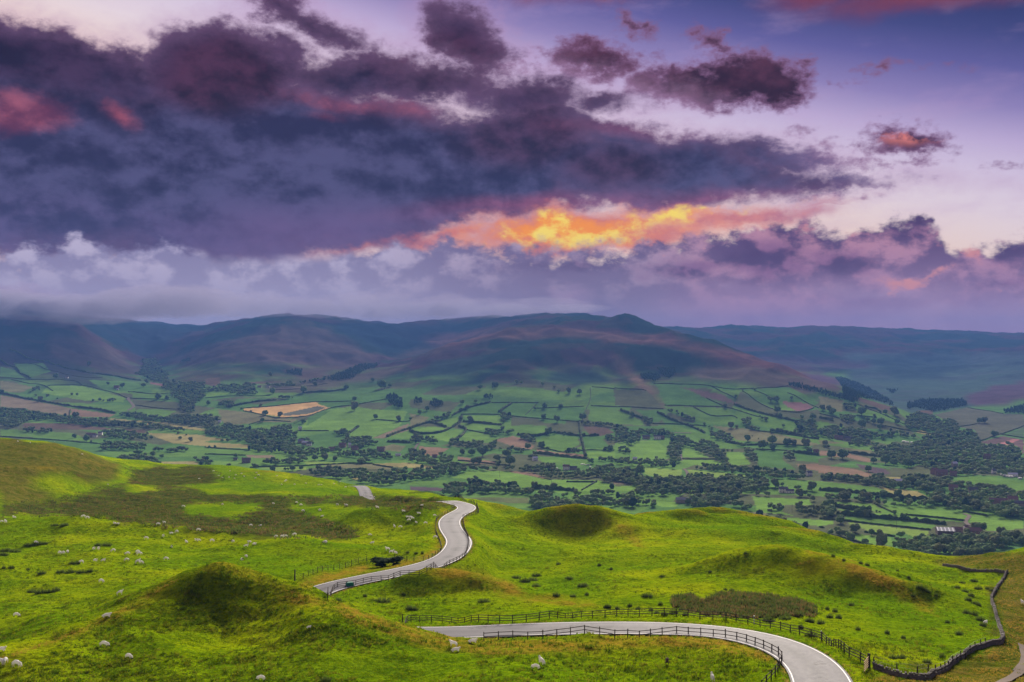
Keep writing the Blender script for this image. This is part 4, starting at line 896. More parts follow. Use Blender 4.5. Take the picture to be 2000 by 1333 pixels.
def foliage_mat(name, c1, c2, c3):
    m, b = mat_new(name, .95, .05)
    P = pos(); a = noise(P, .35, 4, .65); d = noise(P, .045, 2, .5); e = noise(P, 1.6, 3, .7)
    info = m.node_tree.nodes.new('ShaderNodeObjectInfo')
    c = mix(sstep(a*.5+e*.5, .35, .65), c1, c2); c = mix(sstep(d+(N(info.outputs['Random'])-.5)*.3, .45, .7)*.6, c, c3)
    N.put(b.inputs['Base Color'], c); bumpn(b, e*.6+a, 1.0, 1.2); translucent(m, b, c, .35)
    return m
m_leaf = foliage_mat('broadleaf_foliage', (.10, .17, .08), (.22, .33, .12), (.27, .36, .12))
m_leaf2 = foliage_mat('olive_foliage', (.11, .15, .07), (.23, .28, .11), (.27, .29, .13))
m_con = foliage_mat('plantation_foliage', (.03, .065, .045), (.07, .12, .065), (.08, .12, .07))
m_bark = simple('bark', (.09, .07, .05), .95, .1, .3, 1.2)
rt = np.random.default_rng(4)
NV = 6
crowns_hi = [crown_geo(rt, 2, 9, .30, .92, 150) for _ in range(NV)]
crowns_lo = [crown_geo(rt, 0, 5, .30, .95, 30) for _ in range(NV)]
con_hi = [crown_geo(rt, 2, 6, .16, 1.15, 110, .5, 1.25) for _ in range(3)]
con_lo = [crown_geo(rt, 0, 3, .15, 1.2, 18, .5, 1.25) for _ in range(3)]
def crown_mesh(nm, g, m):
    o = mesh_np(nm, g[0], g[1], m, smooth=False, link=False); me = o.data; bpy.data.objects.remove(o); return me
ME_BR = [crown_mesh('broadleaf_crown', g, m_leaf if i % 3 else m_leaf2) for i, g in enumerate(crowns_hi)]
ME_CO = [crown_mesh('conifer_crown', g, m_con) for g in con_hi]
def tube(path, radii, seg=6):
    P = np.array(path, float); V = []; 
    for i, p in enumerate(P):
        t = P[min(i+1, len(P)-1)]-P[max(i-1, 0)]; t /= np.linalg.norm(t)+1e-9
        a = np.cross(t, (0, 1, 0) if abs(t[1]) < .9 else (1, 0, 0)); a /= np.linalg.norm(a); bb = np.cross(t, a)
        for k in range(seg):
            q = 2*math.pi*k/seg; V.append(p+(a*math.cos(q)+bb*math.sin(q))*radii[i])
    n = len(P); Fq = [(i*seg+k, i*seg+(k+1) % seg, (i+1)*seg+(k+1) % seg, (i+1)*seg+k) for i in range(n-1) for k in range(seg)]
    return np.array(V), np.array(Fq)
def join(parts):
    V, Fs = [], []; k = 0
    for v, f in parts: V.append(v); Fs.append(np.asarray(f)+k); k += len(v)
    byn = {}
    for f in Fs: byn.setdefault(f.shape[1], []).append(f)
    return np.concatenate(V), [np.concatenate(x) for x in byn.values()]
tv = [tube([(0, 0, -.06), (0, 0, .12), (.01, 0, .3), (.0, .01, .52)], [.045, .034, .028, .012])]
for a in range(5):
    q = a*1.26; tv.append(tube([(0, 0, .22+.03*a), (math.cos(q)*.14, math.sin(q)*.14, .42), (math.cos(q)*.26, math.sin(q)*.26, .55)], [.018, .012, .004], 4))
tV, tF = join(tv)
_o = mesh_np('trunk', tV, tF, m_bark, link=False); ME_TR = _o.data; bpy.data.objects.remove(_o)

ZONES = {}
ORD = 'first second third fourth fifth sixth seventh eighth ninth tenth eleventh twelfth thirteenth fourteenth fifteenth sixteenth seventeenth eighteenth nineteenth twentieth twentyfirst twentysecond twentythird twentyfourth twentyfifth twentysixth twentyseventh twentyeighth twentyninth thirtieth'.split()
def zone(o, px, what, place, group):
    ZONES.setdefault((what, place), []).append((px, o)); o['group'] = group+' '+place
def name_zones():
    for (what, place), L in ZONES.items():
        L.sort(key=lambda a: a[0])
        for i, (px, o) in enumerate(L):
            if len(L) == 1: o['label'] = f'{what} {place}'
            elif i < len(L)/2: o['label'] = f'{what} {place.replace("the valley", "valley")}, '+(ORD[i]+' from the left' if i else 'leftmost')
            else:
                j = len(L)-1-i; o['label'] = f'{what} {place.replace("the valley", "valley")}, '+(ORD[j]+' from the right' if j else 'rightmost')
cand = []         # (importance, X, Y, Z, width, height, kind, origin)
def pxw(Y, px): return px*Y/F
for sh, s in TREES.items():
    for a in s.split():
        x, y, w = map(float, a.split(',')); ox, oy = SHEET[sh]
        p = on_valley(ox+x/5, oy+y/5-.3)
        if not p or p[1] < 880: continue
        ww = pxw(p[1], w/5)*1.08; hh = ww*random.uniform(.85, 1.15)
        cand.append([ww*F/p[1]*3+6, *p, ww, hh, 0, 'single'])
# loose lines and bushes along thick hedges
def world_line(px_pts):
    w = [on_valley(*p) for p in px_pts]; w = [p for p in w if p and p[1] > 880]
    return w
nwood = 0
def hides_house(px, py):
    return any(abs(px-hx) < 9 and -1.5 < py-hy < 9 for hx, hy in HOUSE_SPOTS)
for sh, L in WOODS.items():
    for s in L:
        dark = s[0] == 'd'; poly = pts(sh, s.lstrip('dt')); P = np.array(poly)
        x0, y0 = P.min(0); x1, y1 = P.max(0)
        py = y0+.5
        while py < y1+4:
            p = on_valley((x0+x1)/2, py)
            if not p: py += 1; continue
            Yc = p[1]; base_h = 8.0 if dark else 9.4
            hpx = base_h*F/Yc; step = max(1.3, hpx*.42)
            px = x0-random.uniform(0, 4)
            while px < x1:
                px += hpx*random.uniform(.55, .95)*(.62 if dark else .9)
                qy = py+random.uniform(-.5, .5)*step
                if not inpoly(np.array(px), np.array(qy-hpx*.40), poly) or not inpoly(np.array(px), np.array(qy+ -hpx*.1), poly): continue
                if hides_house(px, qy): continue
                g = on_valley(px, qy)
                if not g or g[1] < 880: continue
                h = base_h*random.uniform(.7, 1.25); w = h*(random.uniform(.6, .8) if dark else random.uniform(.95, 1.35))
                cand.append([h*F/g[1]*random.uniform(.8, 1.2), *g, w, h, 1 if dark or random.random() < .05 else 0, 'wood']); nwood += 1
            py += step
# drop trees whose foot is hidden twice over at the same spot
cand.sort(key=lambda c: -c[0])
print('trees', len(cand), 'wood', nwood)
near_i = cand[:300]; rest = cand[300:]
def where(px, py, Y):
    side = ('far left of' if px < 330 else 'left of' if px < 760 else 'middle of' if px < 1240 else 'right of' if px < 1650 else 'far right of')
    return side
def tree_label(i, c):
    px = HX+c[1]/c[2]*F; py = HY-c[3]/c[2]*F
    kind = 'dark conifer' if c[6] else random.choice(['round leafy', 'dark leafy', 'spreading leafy'])
    size = 'large' if c[5] > 12 else 'small' if c[5] < 7.5 else 'medium'
    if c[7] == 'single': return f'{size} {kind} tree standing alone among fields, {where(px,py,c[2])} valley'
    return None
for i, c in enumerate(near_i):
    _, X, Y, Z, w, h, kd, org = c
    px = HX+X/Y*F
    t = empty('conifer_tree' if kd else 'broadleaf_tree', (X, Y, Z), random.uniform(0, 6.28), (w, w, h))
    band = 'nearest' if Y < 1250 else 'middle' if Y < 1800 else 'farther'
    t['category'] = 'tree'
    if org == 'single': zone(t, px, 'lone rounded tree', f'in the {band} fields, {where(px,0,Y)} the valley', 'lone field trees')
    else:
        size = 'tall' if h > 10.5 else 'low' if h < 8.2 else 'middling'; row = int(Y/90)
        where2 = {'nearest': 'nearest', 'middle': 'mid distance', 'farther': 'farther'}[band]
        zone(t, px, f'{size} {"conifer" if kd else "leafy tree"}', f'in {where2} woods, {where(px,0,Y)[:-3]}, {ORD[min(29, row-9)]} rank back', 'woodland trees')
        t['group'] = f'woodland trees, {band}, {where(px,0,Y)} the valley'
    me = random.choice(ME_CO if kd else ME_BR)
    o = bpy.data.objects.new('crown', me); COL.objects.link(o); o.parent = t; o.location = (0, 0, .02)
    o = bpy.data.objects.new('trunk', ME_TR); COL.objects.link(o); o.parent = t
def mass(items, geos, name, m, label):
    if not items: return
    V, Fs = [], []; k = 0
    for j, c in enumerate(items):
        _, X, Y, Z, w, h, kd, org = c
        g = geos[j % len(geos)]; a = random.uniform(0, 6.28); ca, sa = math.cos(a), math.sin(a)
        v = g[0]; x = (v[:, 0]*ca-v[:, 1]*sa)*w+X; y = (v[:, 0]*sa+v[:, 1]*ca)*w+Y; z = (v[:, 2]+.03)*h+Z
        V.append(np.stack([x, y, z], 1)); Fs.append(g[1]+k); k += len(v)
    o = mesh_np(name, np.concatenate(V), np.concatenate(Fs), m, smooth=False); tag(o, label, kind='stuff')
    print(name, len(o.data.polygons))
r0 = [c for c in rest if not c[6]]; r1 = [c for c in rest if c[6]]
mass(r0[::2], crowns_lo, 'woodland', m_leaf, 'distant broadleaf woods and tree lines on the valley floor')
mass(r0[1::2], crowns_lo, 'woodland', m_leaf2, 'distant olive green woods mixed through the valley floor')
mass(r1, con_lo, 'plantation', m_con, 'dark conifer plantations on the far hill slopes')

# hedges and field walls
m_hedge = foliage_mat('hedge_foliage', (.045, .075, .035), (.12, .16, .055), (.14, .16, .065))
m_hedge2 = foliage_mat('wall_line', (.05, .055, .04), (.10, .105, .065), (.11, .10, .075))
def hedge(px_pts, h, w, name, m, lump):
    wl = world_line(px_pts)
    if len(wl) < 2: return None
    stepm = max(3.0, wl[0][1]/500)
    c = catmull(np.array(wl), stepm)
    c = c[np.concatenate([[True], np.linalg.norm(np.diff(c[:, :2], axis=0), axis=1) > .3])]
    if len(c) < 3: return None
    d = np.gradient(c[:, :2], axis=0); d /= np.linalg.norm(d, axis=1)[:, None]+1e-9; n = np.stack([d[:, 1], -d[:, 0]], 1)
    z0 = grid_z(c[:, 0], c[:, 1]); s = np.arange(len(c))
    hh = h*(1+lump*vnoise(s*.9, s*0., 3)+lump*.6*rt.uniform(-1, 1, len(c))); ww = w*(1+lump*.6*rt.uniform(-1, 1, len(c)))
    prof_ = [(-.5, -.3), (-.55, .45), (-.3, .9), (.05, 1.0), (.35, .85), (.55, .4), (.5, -.3)]
    V = []
    for a, b_ in prof_:
        j = rt.uniform(-.12, .12, len(c))
        V.append(np.concatenate([c[:, :2]+n*((a+j)*ww)[:, None], (z0+np.where(b_ > 0, b_*hh, -.6))[:, None]], 1))
    V = np.stack(V, 1).reshape(-1, 3)
    return mesh_np(name, V, grid_faces(len(c), len(prof_))[:, ::-1], m, smooth=False)
for sh, L in HEDGES.items():
    for s in L:
        thick = s[0] == 't'; P = pts(sh, s.lstrip('t'))
        far = P[0][1] < 800
        if thick: o = hedge(P, 4.2, 4.5, 'hedgerow', m_hedge, .45)
        else: o = hedge(P, 1.9 if not far else 1.6, 1.8 if not far else 1.3, 'field_boundary', m_hedge2 if far else m_hedge, .25)
        if o:
            mx = sum(p[0] for p in P)/len(P); my = sum(p[1] for p in P)/len(P)
            band = 'hill foot' if my < 800 else 'valley floor' if my < 900 else 'nearer fields'
            k = ('thick hedgerow' if thick else 'thin field boundary')
            o['category'] = 'hedge' if thick or not far else 'field boundary'; zone(o, mx, k, f'{where(mx, 0, 0)} the {band}', k.replace('boundary', 'boundarie')+'s')
# ------------------------------------------------------------------ fences
m_wood = simple('weathered_fence_timber', (.06, .048, .040), .95, .08, .35, 3.0)
m_wood2 = simple('fresh_gate_timber', (.42, .29, .15), .85, .1, .2, 3.0)
def box_np(x0, x1, y0, y1, z0, z1):
    V = np.array([(x, y, z) for z in (z0, z1) for y in (y0, y1) for x in (x0, x1)], float)
    return V, np.array([(0,2,3,1),(4,5,7,6),(0,1,5,4),(2,6,7,3),(0,4,6,2),(1,3,7,5)])
def mesh_only(name, V, Fc, m, smooth=False, attrs=None):
    o = mesh_np(name, V, Fc, m, smooth=smooth, link=False, attrs=attrs); me = o.data; bpy.data.objects.remove(o); return me
def post_mesh(name, w, h, m, lean=0):
    V, Fc = box_np(-w, w, -w, w, -.35, h); V[4:, 0] *= .9; V[6:, 2] -= .03; return mesh_only(name, V, Fc, m)
ME_POST = post_mesh('post', .05, 1.12, m_wood); ME_POST2 = post_mesh('post', .05, 1.1, m_wood)
_v, _f = box_np(0, 1, -.022, .022, -.042, .042); ME_RAIL = mesh_only('rail', _v, _f, m_wood)
_v, _f = box_np(0, 1, -.006, .006, -.006, .006); ME_WIRE = mesh_only('wire', _v, _f, simple('fence_wire', (.12, .12, .12), .6, .3, .1, 1))
def obj(name, me, parent=None, loc=(0, 0, 0), rot=None, scale=None):
    o = bpy.data.objects.new(name, me); COL.objects.link(o); o.parent = parent; o.location = loc
    if rot is not None: o.rotation_euler = rot
    if scale is not None: o.scale = scale
    return o
def resample(w, step):
    c = catmull(np.array(w), .5); c = c[np.concatenate([[True], np.linalg.norm(np.diff(c[:, :2], axis=0), axis=1) > 1e-4])]
    s = np.concatenate([[0], np.cumsum(np.linalg.norm(np.diff(c[:, :2], axis=0), axis=1))])
    n = max(2, int(round(s[-1]/step))+1); t = np.linspace(0, s[-1], n)
    x = np.interp(t, s, c[:, 0]); y = np.interp(t, s, c[:, 1])
    return np.stack([x, y, grid_z(x, y)], 1)
def fence(px_pts, label, step=1.9, rails=(.35, .68, 1.02), post=None, rail=None, group='timber fences along the road', world=None):
    w = world if world is not None else [on_ground(*p) for p in px_pts]; w = [p for p in w if p]
    P = resample(w, step); r = empty('fence', tuple(P[0]), label=label, cat='fence', group=group)
    o0 = P[0]
    for i, p in enumerate(P):
        main = i % 2 == 0
        obj('post', post or ME_POST, r, tuple(p-o0), (random.uniform(-.04, .04), random.uniform(-.04, .04), random.uniform(0, .6)), (1, 1, random.uniform(.95, 1.08)*(1 if main else .93)))
    for i in range(len(P)-1):
        d = P[i+1]-P[i]; L = np.linalg.norm(d)
        if abs(d[2]) > L*.8: continue
        yaw = math.atan2(d[1], d[0]); pit = -math.asin(max(-1, min(1, d[2]/L)))
        for h in rails:
            q = P[i]-o0; obj('rail' if rail is None else 'wire', rail or ME_RAIL, r, (q[0], q[1], q[2]+h+random.uniform(-.015, .015)), (0, pit, yaw), (L+.05, 1, 1))
    return r
fence([(786,1216),(800,1216),(870,1218),(950,1216),(1050,1212),(1150,1207),(1250,1204),(1320,1204),(1400,1211),(1460,1219),(1520,1230),(1570,1242),(1610,1256),(1650,1276),(1680,1293),(1697,1303)],
      'long dark post and rail fence on the far side of the lower road bend')
fence([(945,1252),(1050,1249),(1180,1244),(1300,1241),(1350,1242),(1430,1250),(1480,1264),(1512,1278),(1527,1290),(1525,1302),(1515,1320),(1500,1336),(1488,1350)],
      'dark post and rail fence curving round the inside of the lower road bend', rails=(.5, .95))
fence([(640,1173),(648,1161),(690,1146),(742,1136),(787,1125),(836,1117),(872,1109),(898,1096),(911,1083),(915,1056),(907,1036),(904,1014)],
      'dark post and rail fence between the upper road and the small central knoll')
fence([(906,1012),(920,1008),(934,1003),(932,992),(926,984),(901,974),(860,968),(800,965)], 'dark fence round the outside of the highest road bend')
fence([(575,1135),(592,1131),(635,1115),(690,1104),(716,1096)], 'thin wire fence above the verge left of the upper road', 2.2, (.3, .6, .95), ME_POST2, ME_WIRE)
fence([(771,1096),(820,1098),(852,1086),(862,1072),(854,1050),(851,1036),(855,1014),(878,1001),(888,993)], 'thin wire fence on the tawny verge left of the winding road', 2.2, (.3, .6, .95), ME_POST2, ME_WIRE)
fence(None, 'short dark timber fence where the wire fence ends by the knoll', 1.5, (.35, .7, 1.05), world=[((x-HX)/F*Y, Y, 0) for x, Y in ((556,160),(563,164),(574,169))])
fence([(1706,1303),(1740,1314),(1790,1321),(1830,1317),(1860,1299),(1890,1280),(1925,1262)], 'row of thin posts and wire standing behind the dry stone wall', 2.4, (.7, 1.15), ME_POST2, ME_WIRE, 'wire fences')

# tall gate posts and timber gate where the road fence meets the wall
def single_post(px, py, h, w, label, name='gate_post', m=None, cap=False):
    p = on_ground(px, py); V, Fc = box_np(-w, w, -w, w, -.3, h); V[4:, :2] *= .85
    o = mesh_np(name, V, Fc, m or m_wood, smooth=False); o.location = p; tag(o, label, 'post'); return o
single_post(576, 1134, 2.0, .11, 'tall dark strainer post at the end of the wire fence')
single_post(1697, 1304, 1.5, .13, 'thick dark corner post where the road fence meets the stone wall')
m_white = simple('white_marker_paint', (.8, .8, .78), .6, .1, .05, 2)
for px, py, lab in ((1473, 1219, 'white marker post beside the far fence at the middle of the bend'), (1604, 1250, 'grey marker post by the fence right of the bend')):
    p = on_ground(px, py); r = empty('marker_post', p, label=lab, cat='marker post')
    V, Fc = box_np(-.07, .07, -.05, .05, -.3, 1.15); mesh_np('post', V, Fc, m_white if px < 1500 else simple('grey_post', (.35, .34, .33)), smooth=False, parent=r)
    V, Fc = box_np(-.075, .075, -.06, -.052, .85, 1.0); mesh_np('reflector', V, Fc, simple('dark_reflector', (.05, .01, .01), .3, .5), smooth=False, parent=r)
g0 = on_ground(1697, 1304); g1 = on_ground(1676, 1333)
gr = empty('field_gate', g0, math.atan2(g1[1]-g0[1], g1[0]-g0[0]), label='pale timber field gate leaning at the foot of the road fence', cat='gate')
GL = min(3.4, math.hypot(g1[0]-g0[0], g1[1]-g0[1])); dz = (g1[2]-g0[2])*GL/max(.1, math.hypot(g1[0]-g0[0], g1[1]-g0[1]))
for k, h in enumerate((.25, .48, .72, .96, 1.2)):
    V, Fc = box_np(.1, GL, -.025, .025, h-.05, h+.05); V[:, 2] += V[:, 0]/GL*dz; mesh_np('bar', V, Fc, m_wood2, smooth=False, parent=gr)
for x in (.1, GL/2, GL):
    V, Fc = box_np(x-.05, x+.05, -.045, -.03, .12, 1.3); V[:, 2] += V[:, 0]/GL*dz; mesh_np('upright', V, Fc, m_wood2, smooth=False, parent=gr)

# green grit bin by the roadside fence
p = on_ground(683, 1147); gb = empty('grit_bin', p, .5, label='green grit bin standing by the fence left of the small knoll', cat='grit bin')
m_bin = simple('green_plastic', (.02, .20, .13), .6, .2, .1, 4)
V, Fc = box_np(-.6, .6, -.38, .38, -.1, .62); V[4:, :2] *= 1.08; mesh_np('tub', V, Fc, m_bin, smooth=False, parent=gb)
V, Fc = box_np(-.7, .7, -.46, .46, .63, .76); V[4:, :2] *= .72; V[4:, 2] += .1; mesh_np('lid', V, Fc, m_bin, smooth=False, parent=gb)

# ------------------------------------------------------------------ dry stone walls
m_stone = simple('gritstone', (.19, .175, .16), .95, .1, .5, 2.2, .6)
def stone_wall(px_pts, h, label):
    w = [on_ground(*p) for p in px_pts]; P = resample([p for p in w if p], .45); o0 = P[0].copy()
    r = empty('dry_stone_wall', tuple(o0), label=label, cat='stone wall', group='dry stone walls at the right'); Q = P-o0
    d = np.gradient(Q[:, :2], axis=0); d /= np.linalg.norm(d, axis=1)[:, None]+1e-9; n = np.stack([d[:, 1], -d[:, 0]], 1)
    core = []
    for a, z in ((-.2, -.4), (-.12, h-.12), (.12, h-.12), (.2, -.4)): core.append(np.concatenate([Q[:, :2]+n*a, (Q[:, 2]+z)[:, None]], 1))
    mesh_np('core', np.stack(core, 1).reshape(-1, 3), grid_faces(len(Q), 4)[:, ::-1], m_stone, smooth=False, parent=r)
    bx, bf = box_np(-.5, .5, -.5, .5, -.5, .5)
    def pile(rows, name):
        parts = []
        for i in range(len(Q)-1):
            for (off, z, sx, sy, sz) in rows:
                a = math.atan2(d[i][1], d[i][0])+random.uniform(-.12, .12); c, q = math.cos(a), math.sin(a)
                t = random.random(); b0 = Q[i]*(1-t)+Q[i+1]*t
                v = bx*np.array((sx*random.uniform(.6, 1.25), sy*random.uniform(.8, 1.2), sz*random.uniform(.7, 1.25)))*(1+rt.uniform(-.12, .12, (8, 3)))
                v = np.stack([v[:, 0]*c-v[:, 1]*q+b0[0]+n[i][0]*off, v[:, 0]*q+v[:, 1]*c+b0[1]+n[i][1]*off, v[:, 2]+b0[2]+z+random.uniform(-.03, .03)], 1)
                parts.append((v, bf))
        V, Fs = join(parts); o = mesh_np(name, V, Fs, m_stone, smooth=False, parent=r); o['kind'] = 'stuff'
    pile([(s*.17, z, .42, .12, .17) for s in (-1, 1) for z in np.arange(.08, h-.15, .2)], 'stones')
    pile([(0, h-.03, .14, .36, .2), (0, h-.03, .14, .36, .2)], 'coping_stones')
stone_wall([(1706,1306),(1740,1318),(1790,1327),(1815,1326),(1840,1313),(1880,1287),(1925,1264),(1957,1254),(1956,1238),(1948,1212),(1938,1182),(1938,1166),(1950,1146),(1963,1126),(1968,1119)], .58,
           'grey dry stone wall climbing the right edge of the pasture')
stone_wall([(1966,1119),(1930,1117),(1880,1112),(1842,1106)], .55, 'dark stone wall crossing the tawny slope at the upper right')

# ------------------------------------------------------------------ rushes
m_rush = simple('rush_blades', (.075, .105, .022), 1, .03, .45, .8, leaf=.45)
m_rushd = simple('dead_rush_blades', (.17, .125, .045), 1, .03, .45, .8, leaf=.45)
def rush_geo(r, n, h, spread):
    a = r.uniform(0, 6.28, n); rad = np.sqrt(r.uniform(0, 1, n))*spread; x = np.cos(a)*rad; y = np.sin(a)*rad*.8
    hh = h*r.uniform(.55, 1.1, n)*(1-.45*(rad/spread)**2); lx = x*.35+r.normal(0, .10, n); ly = y*.35+r.normal(0, .10, n); w = r.uniform(.02, .045, n); b = r.uniform(0, 3.14, n)
    cx, cy = np.cos(b)*w, np.sin(b)*w
    A = np.stack([x-cx, y-cy, np.full(n, -.08)], 1); B = np.stack([x+cx, y+cy, np.full(n, -.08)], 1); C = np.stack([x+lx, y+ly, hh], 1)
    return np.stack([A, B, C], 1).reshape(-1, 3), np.arange(3*n).reshape(-1, 3)
ME_RUSH = [mesh_only('rush_clump', *rush_geo(rt, 190, .78, .62), m_rush) for _ in range(4)]
def zsheet(x0, y0, k, s): return [(x0+float(a.split(',')[0])/k, y0+float(a.split(',')[1])/k, float(a.split(',')[2])/k) for a in s.split()]
rush = zsheet(560, 900, 3.078, "1380,708,52 1430,730,70 1480,722,66 1500,695,60 1503,757,55 1698,712,45 1780,755,75 1622,815,45 1720,820,38 1803,808,25 1633,625,30 1880,632,20 1950,656,18 575,848,95 745,893,60 775,900,40 1185,850,70 310,843,45 815,560,18 777,562,25 727,556,12 1925,885,45 700,808,30 470,818,18 230,1330,70")
rush += zsheet(1100, 950, 3.48, "570,750,80 300,828,50 368,834,30 452,818,30 507,838,28 597,850,38 660,808,25 635,868,30 750,868,60 830,880,40 690,875,50 1260,740,55 1145,715,35 1103,707,15 1075,728,25 672,617,35 325,570,22 245,541,25 1240,462,20 998,587,12 1395,918,95 1505,905,90 1675,925,60 1685,1020,80 1615,968,12")
rush += zsheet(1500, 950, 3.48, "568,812,45 403,838,25 455,853,35 420,892,50 480,898,50 285,925,65 360,938,60 225,968,15 1030,690,50 1060,706,50 1090,722,40 1220,928,18 810,1000,30 920,1036,28 613,978,25 850,1172,60 905,1172,60 1185,1166,28 675,540,35 630,528,12 515,506,20 443,478,20 955,623,25 880,578,20 988,749,12 1140,746,30 1285,692,40 1340,720,50 1380,745,50 1430,700,60 1400,650,60 1320,660,40 1350,865,60 1400,875,60 1440,910,60 1460,950,50 1300,1008,50 1530,715,50 1430,812,40 1360,775,50 1410,800,50 1490,700,30 1080,1200,60")
rush += zsheet(0, 840, 2.704, "170,858,50 215,862,60 270,858,60 300,850,40 320,755,50 370,757,60 430,755,50 475,748,30 30,640,60 80,645,60 20,662,50 150,612,50 200,606,60 240,603,30 290,508,50 340,506,50 520,612,40 565,612,50 380,708,40 410,706,30 150,742,22 60,732,30 20,732,20 220,760,40")
def rush_zone(px, py):
    if px < 560: return 'on the left green pasture'
    if px < 1010 and py > 1060: return 'around the small central knoll'
    if py > 1280: return 'by the stone wall foot'
    if px < 1330: return 'on the slope above the lower road'
    if px < 1640: return 'beyond the road bend'
    if px < 1860: return 'on the right hand slope'
    return 'in the damp hollow beside the stone wall'
for x, y, w in rush:
    p = on_ground(x, y)
    if not p: continue
    W_ = max(.55, w*p[1]/F/1.35); o = bpy.data.objects.new('rush_clump', random.choice(ME_RUSH)); COL.objects.link(o); o.location = p
    o.rotation_euler = (0, 0, random.choice((0, 3.14))+random.uniform(-.2, .2)); o.scale = (W_, W_*.75, min(1.7, .75+W_*.28)*random.uniform(.85, 1.15)); o['category'] = 'rush clump'
    zone(o, x, 'dark tuft of rushes', rush_zone(x, y), 'rush clumps')
# beds of rushes too many to count
def scatter_poly(polys, n, sea=0, minus=()):
    P = np.concatenate([np.array(p) for p in polys]); x0, y0 = P.min(0); x1, y1 = P.max(0)
    qx = rng.uniform(x0, x1, n); qy = rng.uniform(y0, y1, n); m = np.zeros(n, bool)
    wx = fbm(qx/26, qy/14, 2, 3)*8
    for p in polys: m |= inpoly(qx+wx, qy+wx*.4, p)
    for p in minus: m &= ~inpoly(qx+wx, qy+wx*.4, p)
    out = [on_ground(a, b) for a, b in zip(qx[m], qy[m])]
    return np.array([p for p in out if p and p[1] < 760])
def tufts(P, n, hfun, wfun, name, m, label, lean=.3, vert=3):
    """tufts of n blades at the points P, one mesh"""
    k = len(P); X = np.repeat(P, n, axis=0); N_ = k*n
    h = np.repeat(hfun(P), n)*rng.uniform(.5, 1.15, N_); r = np.repeat(wfun(P), n)
    a = rng.uniform(0, 6.28, N_); rad = np.sqrt(rng.uniform(0, 1, N_))*r; bx = X[:, 0]+np.cos(a)*rad; by = X[:, 1]+np.sin(a)*rad; bz = X[:, 2]-.05
    b = rng.uniform(0, 3.14, N_); w = r*.16+.012; cx, cy = np.cos(b)*w, np.sin(b)*w
    tx = bx+rng.normal(0, 1, N_)*h*lean; ty = by+rng.normal(0, 1, N_)*h*lean
    V = np.stack([np.stack([bx-cx, by-cy, bz], 1), np.stack([bx+cx, by+cy, bz], 1), np.stack([tx, ty, bz+h], 1)], 1).reshape(-1, 3)
    o = mesh_np(name, V, np.arange(3*N_).reshape(-1, 3), m, smooth=False); tag(o, label, kind='stuff'); return o
bed = [[(1310,1168),(1345,1160),(1372,1176),(1400,1162),(1450,1158),(1500,1162),(1560,1172),(1592,1186),(1590,1202),(1480,1208),(1420,1204),(1350,1198),(1318,1188)]]
PB = scatter_poly(bed, 1500); tufts(PB[::2], 16, lambda P: .75+0*P[:, 0], lambda P: .45+0*P[:, 0], 'rushes', m_rush, 'dense bed of dark rushes beyond the road bend')
tufts(PB[1::2], 12, lambda P: .65+0*P[:, 0], lambda P: .45+0*P[:, 0], 'rushes', m_rushd, 'brown dead rushes in the bed beyond the road bend')
PM = scatter_poly(moor_polys[:1]+moor_polys[2:3], 7000, minus=green_in_moor)
tufts(PM[::2], 7, lambda P: .65+0*P[:, 0], lambda P: .9+0*P[:, 0], 'rushes', m_rush, 'dark rushes covering the boggy moor on the left')
tufts(PM[1::2], 7, lambda P: .5+0*P[:, 0], lambda P: .9+0*P[:, 0], 'rushes', m_rushd, 'brown withered rushes of the boggy moor on the left')
# grass tussocks over the whole near hillside: screen even, so denser near by
def grass(n, seed_col, name, m, label, h, sel):
    qx = rng.uniform(-60, 2060, n); qy = rng.uniform(990, 1345, n)
    P = np.array([p for p in (on_ground(a, b) for a, b in zip(qx, qy)) if p and 60 < p[1] < 420])
    d, _ = near_seg(P[:, 0], P[:, 1], ROADC, 10); P = P[d > 4.0]
    pp = HX+P[:, 0]/P[:, 1]*F; yy = HY-P[:, 2]/P[:, 1]*F
    P = P[sel(pp, yy, P)]
    if len(P): tufts(P, 5, lambda P: h*(.6+.5*vnoise(P[:, 0]/4, P[:, 1]/4, 8))+.03, lambda P: .16+0*P[:, 0], name, m, label, .55)
def gm(name, c, v=.35): return simple(name, c, 1, .02, v, .5, leaf=.45)
inany = lambda polys: (lambda x, y, P: np.any([inpoly(x, y, p) for p in polys], axis=0))
dryz = inany(dry_rimlit_polys+tan_polys)  # dry and tawny ground, including the painted rim light outlines
grass(32000, 0, 'grass_tufts', gm('deep_green_grass', (.075, .125, .002)), 'dark green grass tufts scattered over the pasture', .17, lambda x, y, P: ~dryz(x, y, P))
grass(30000, 0, 'grass_tufts', gm('bright_green_grass', (.26, .32, .006)), 'bright green grass tufts scattered over the pasture', .15, lambda x, y, P: ~dryz(x, y, P))
QT = np.array([p for p in (on_ground(a, b) for a, b in zip(rng.uniform(-40, 2040, 17000), rng.uniform(1000, 1340, 17000))) if p and 60 < p[1] < 400])
dT, _ = near_seg(QT[:, 0], QT[:, 1], ROADC, 10); QT = QT[(dT > 4.5) & (vnoise(QT[:, 0]/9, QT[:, 1]/9, 77) > -.25)]
tufts(QT[::2], 9, lambda P: .30+.16*vnoise(P[:, 0]/3, P[:, 1]/3, 5), lambda P: .30+0*P[:, 0], 'tussocks', gm('coarse_green_grass', (.075, .13, .003)), 'coarse dark tussocks dotted over the pasture', .45)
tufts(QT[1::2], 9, lambda P: .26+.14*vnoise(P[:, 0]/3, P[:, 1]/3, 6), lambda P: .34+0*P[:, 0], 'tussocks', gm('coarse_olive_grass', (.17, .19, .01)), 'paler olive tussocks dotted over the pasture', .45)
_d = np.gradient(ROADC[:, :2], axis=0); _d /= np.linalg.norm(_d, axis=1)[:, None]+1e-9
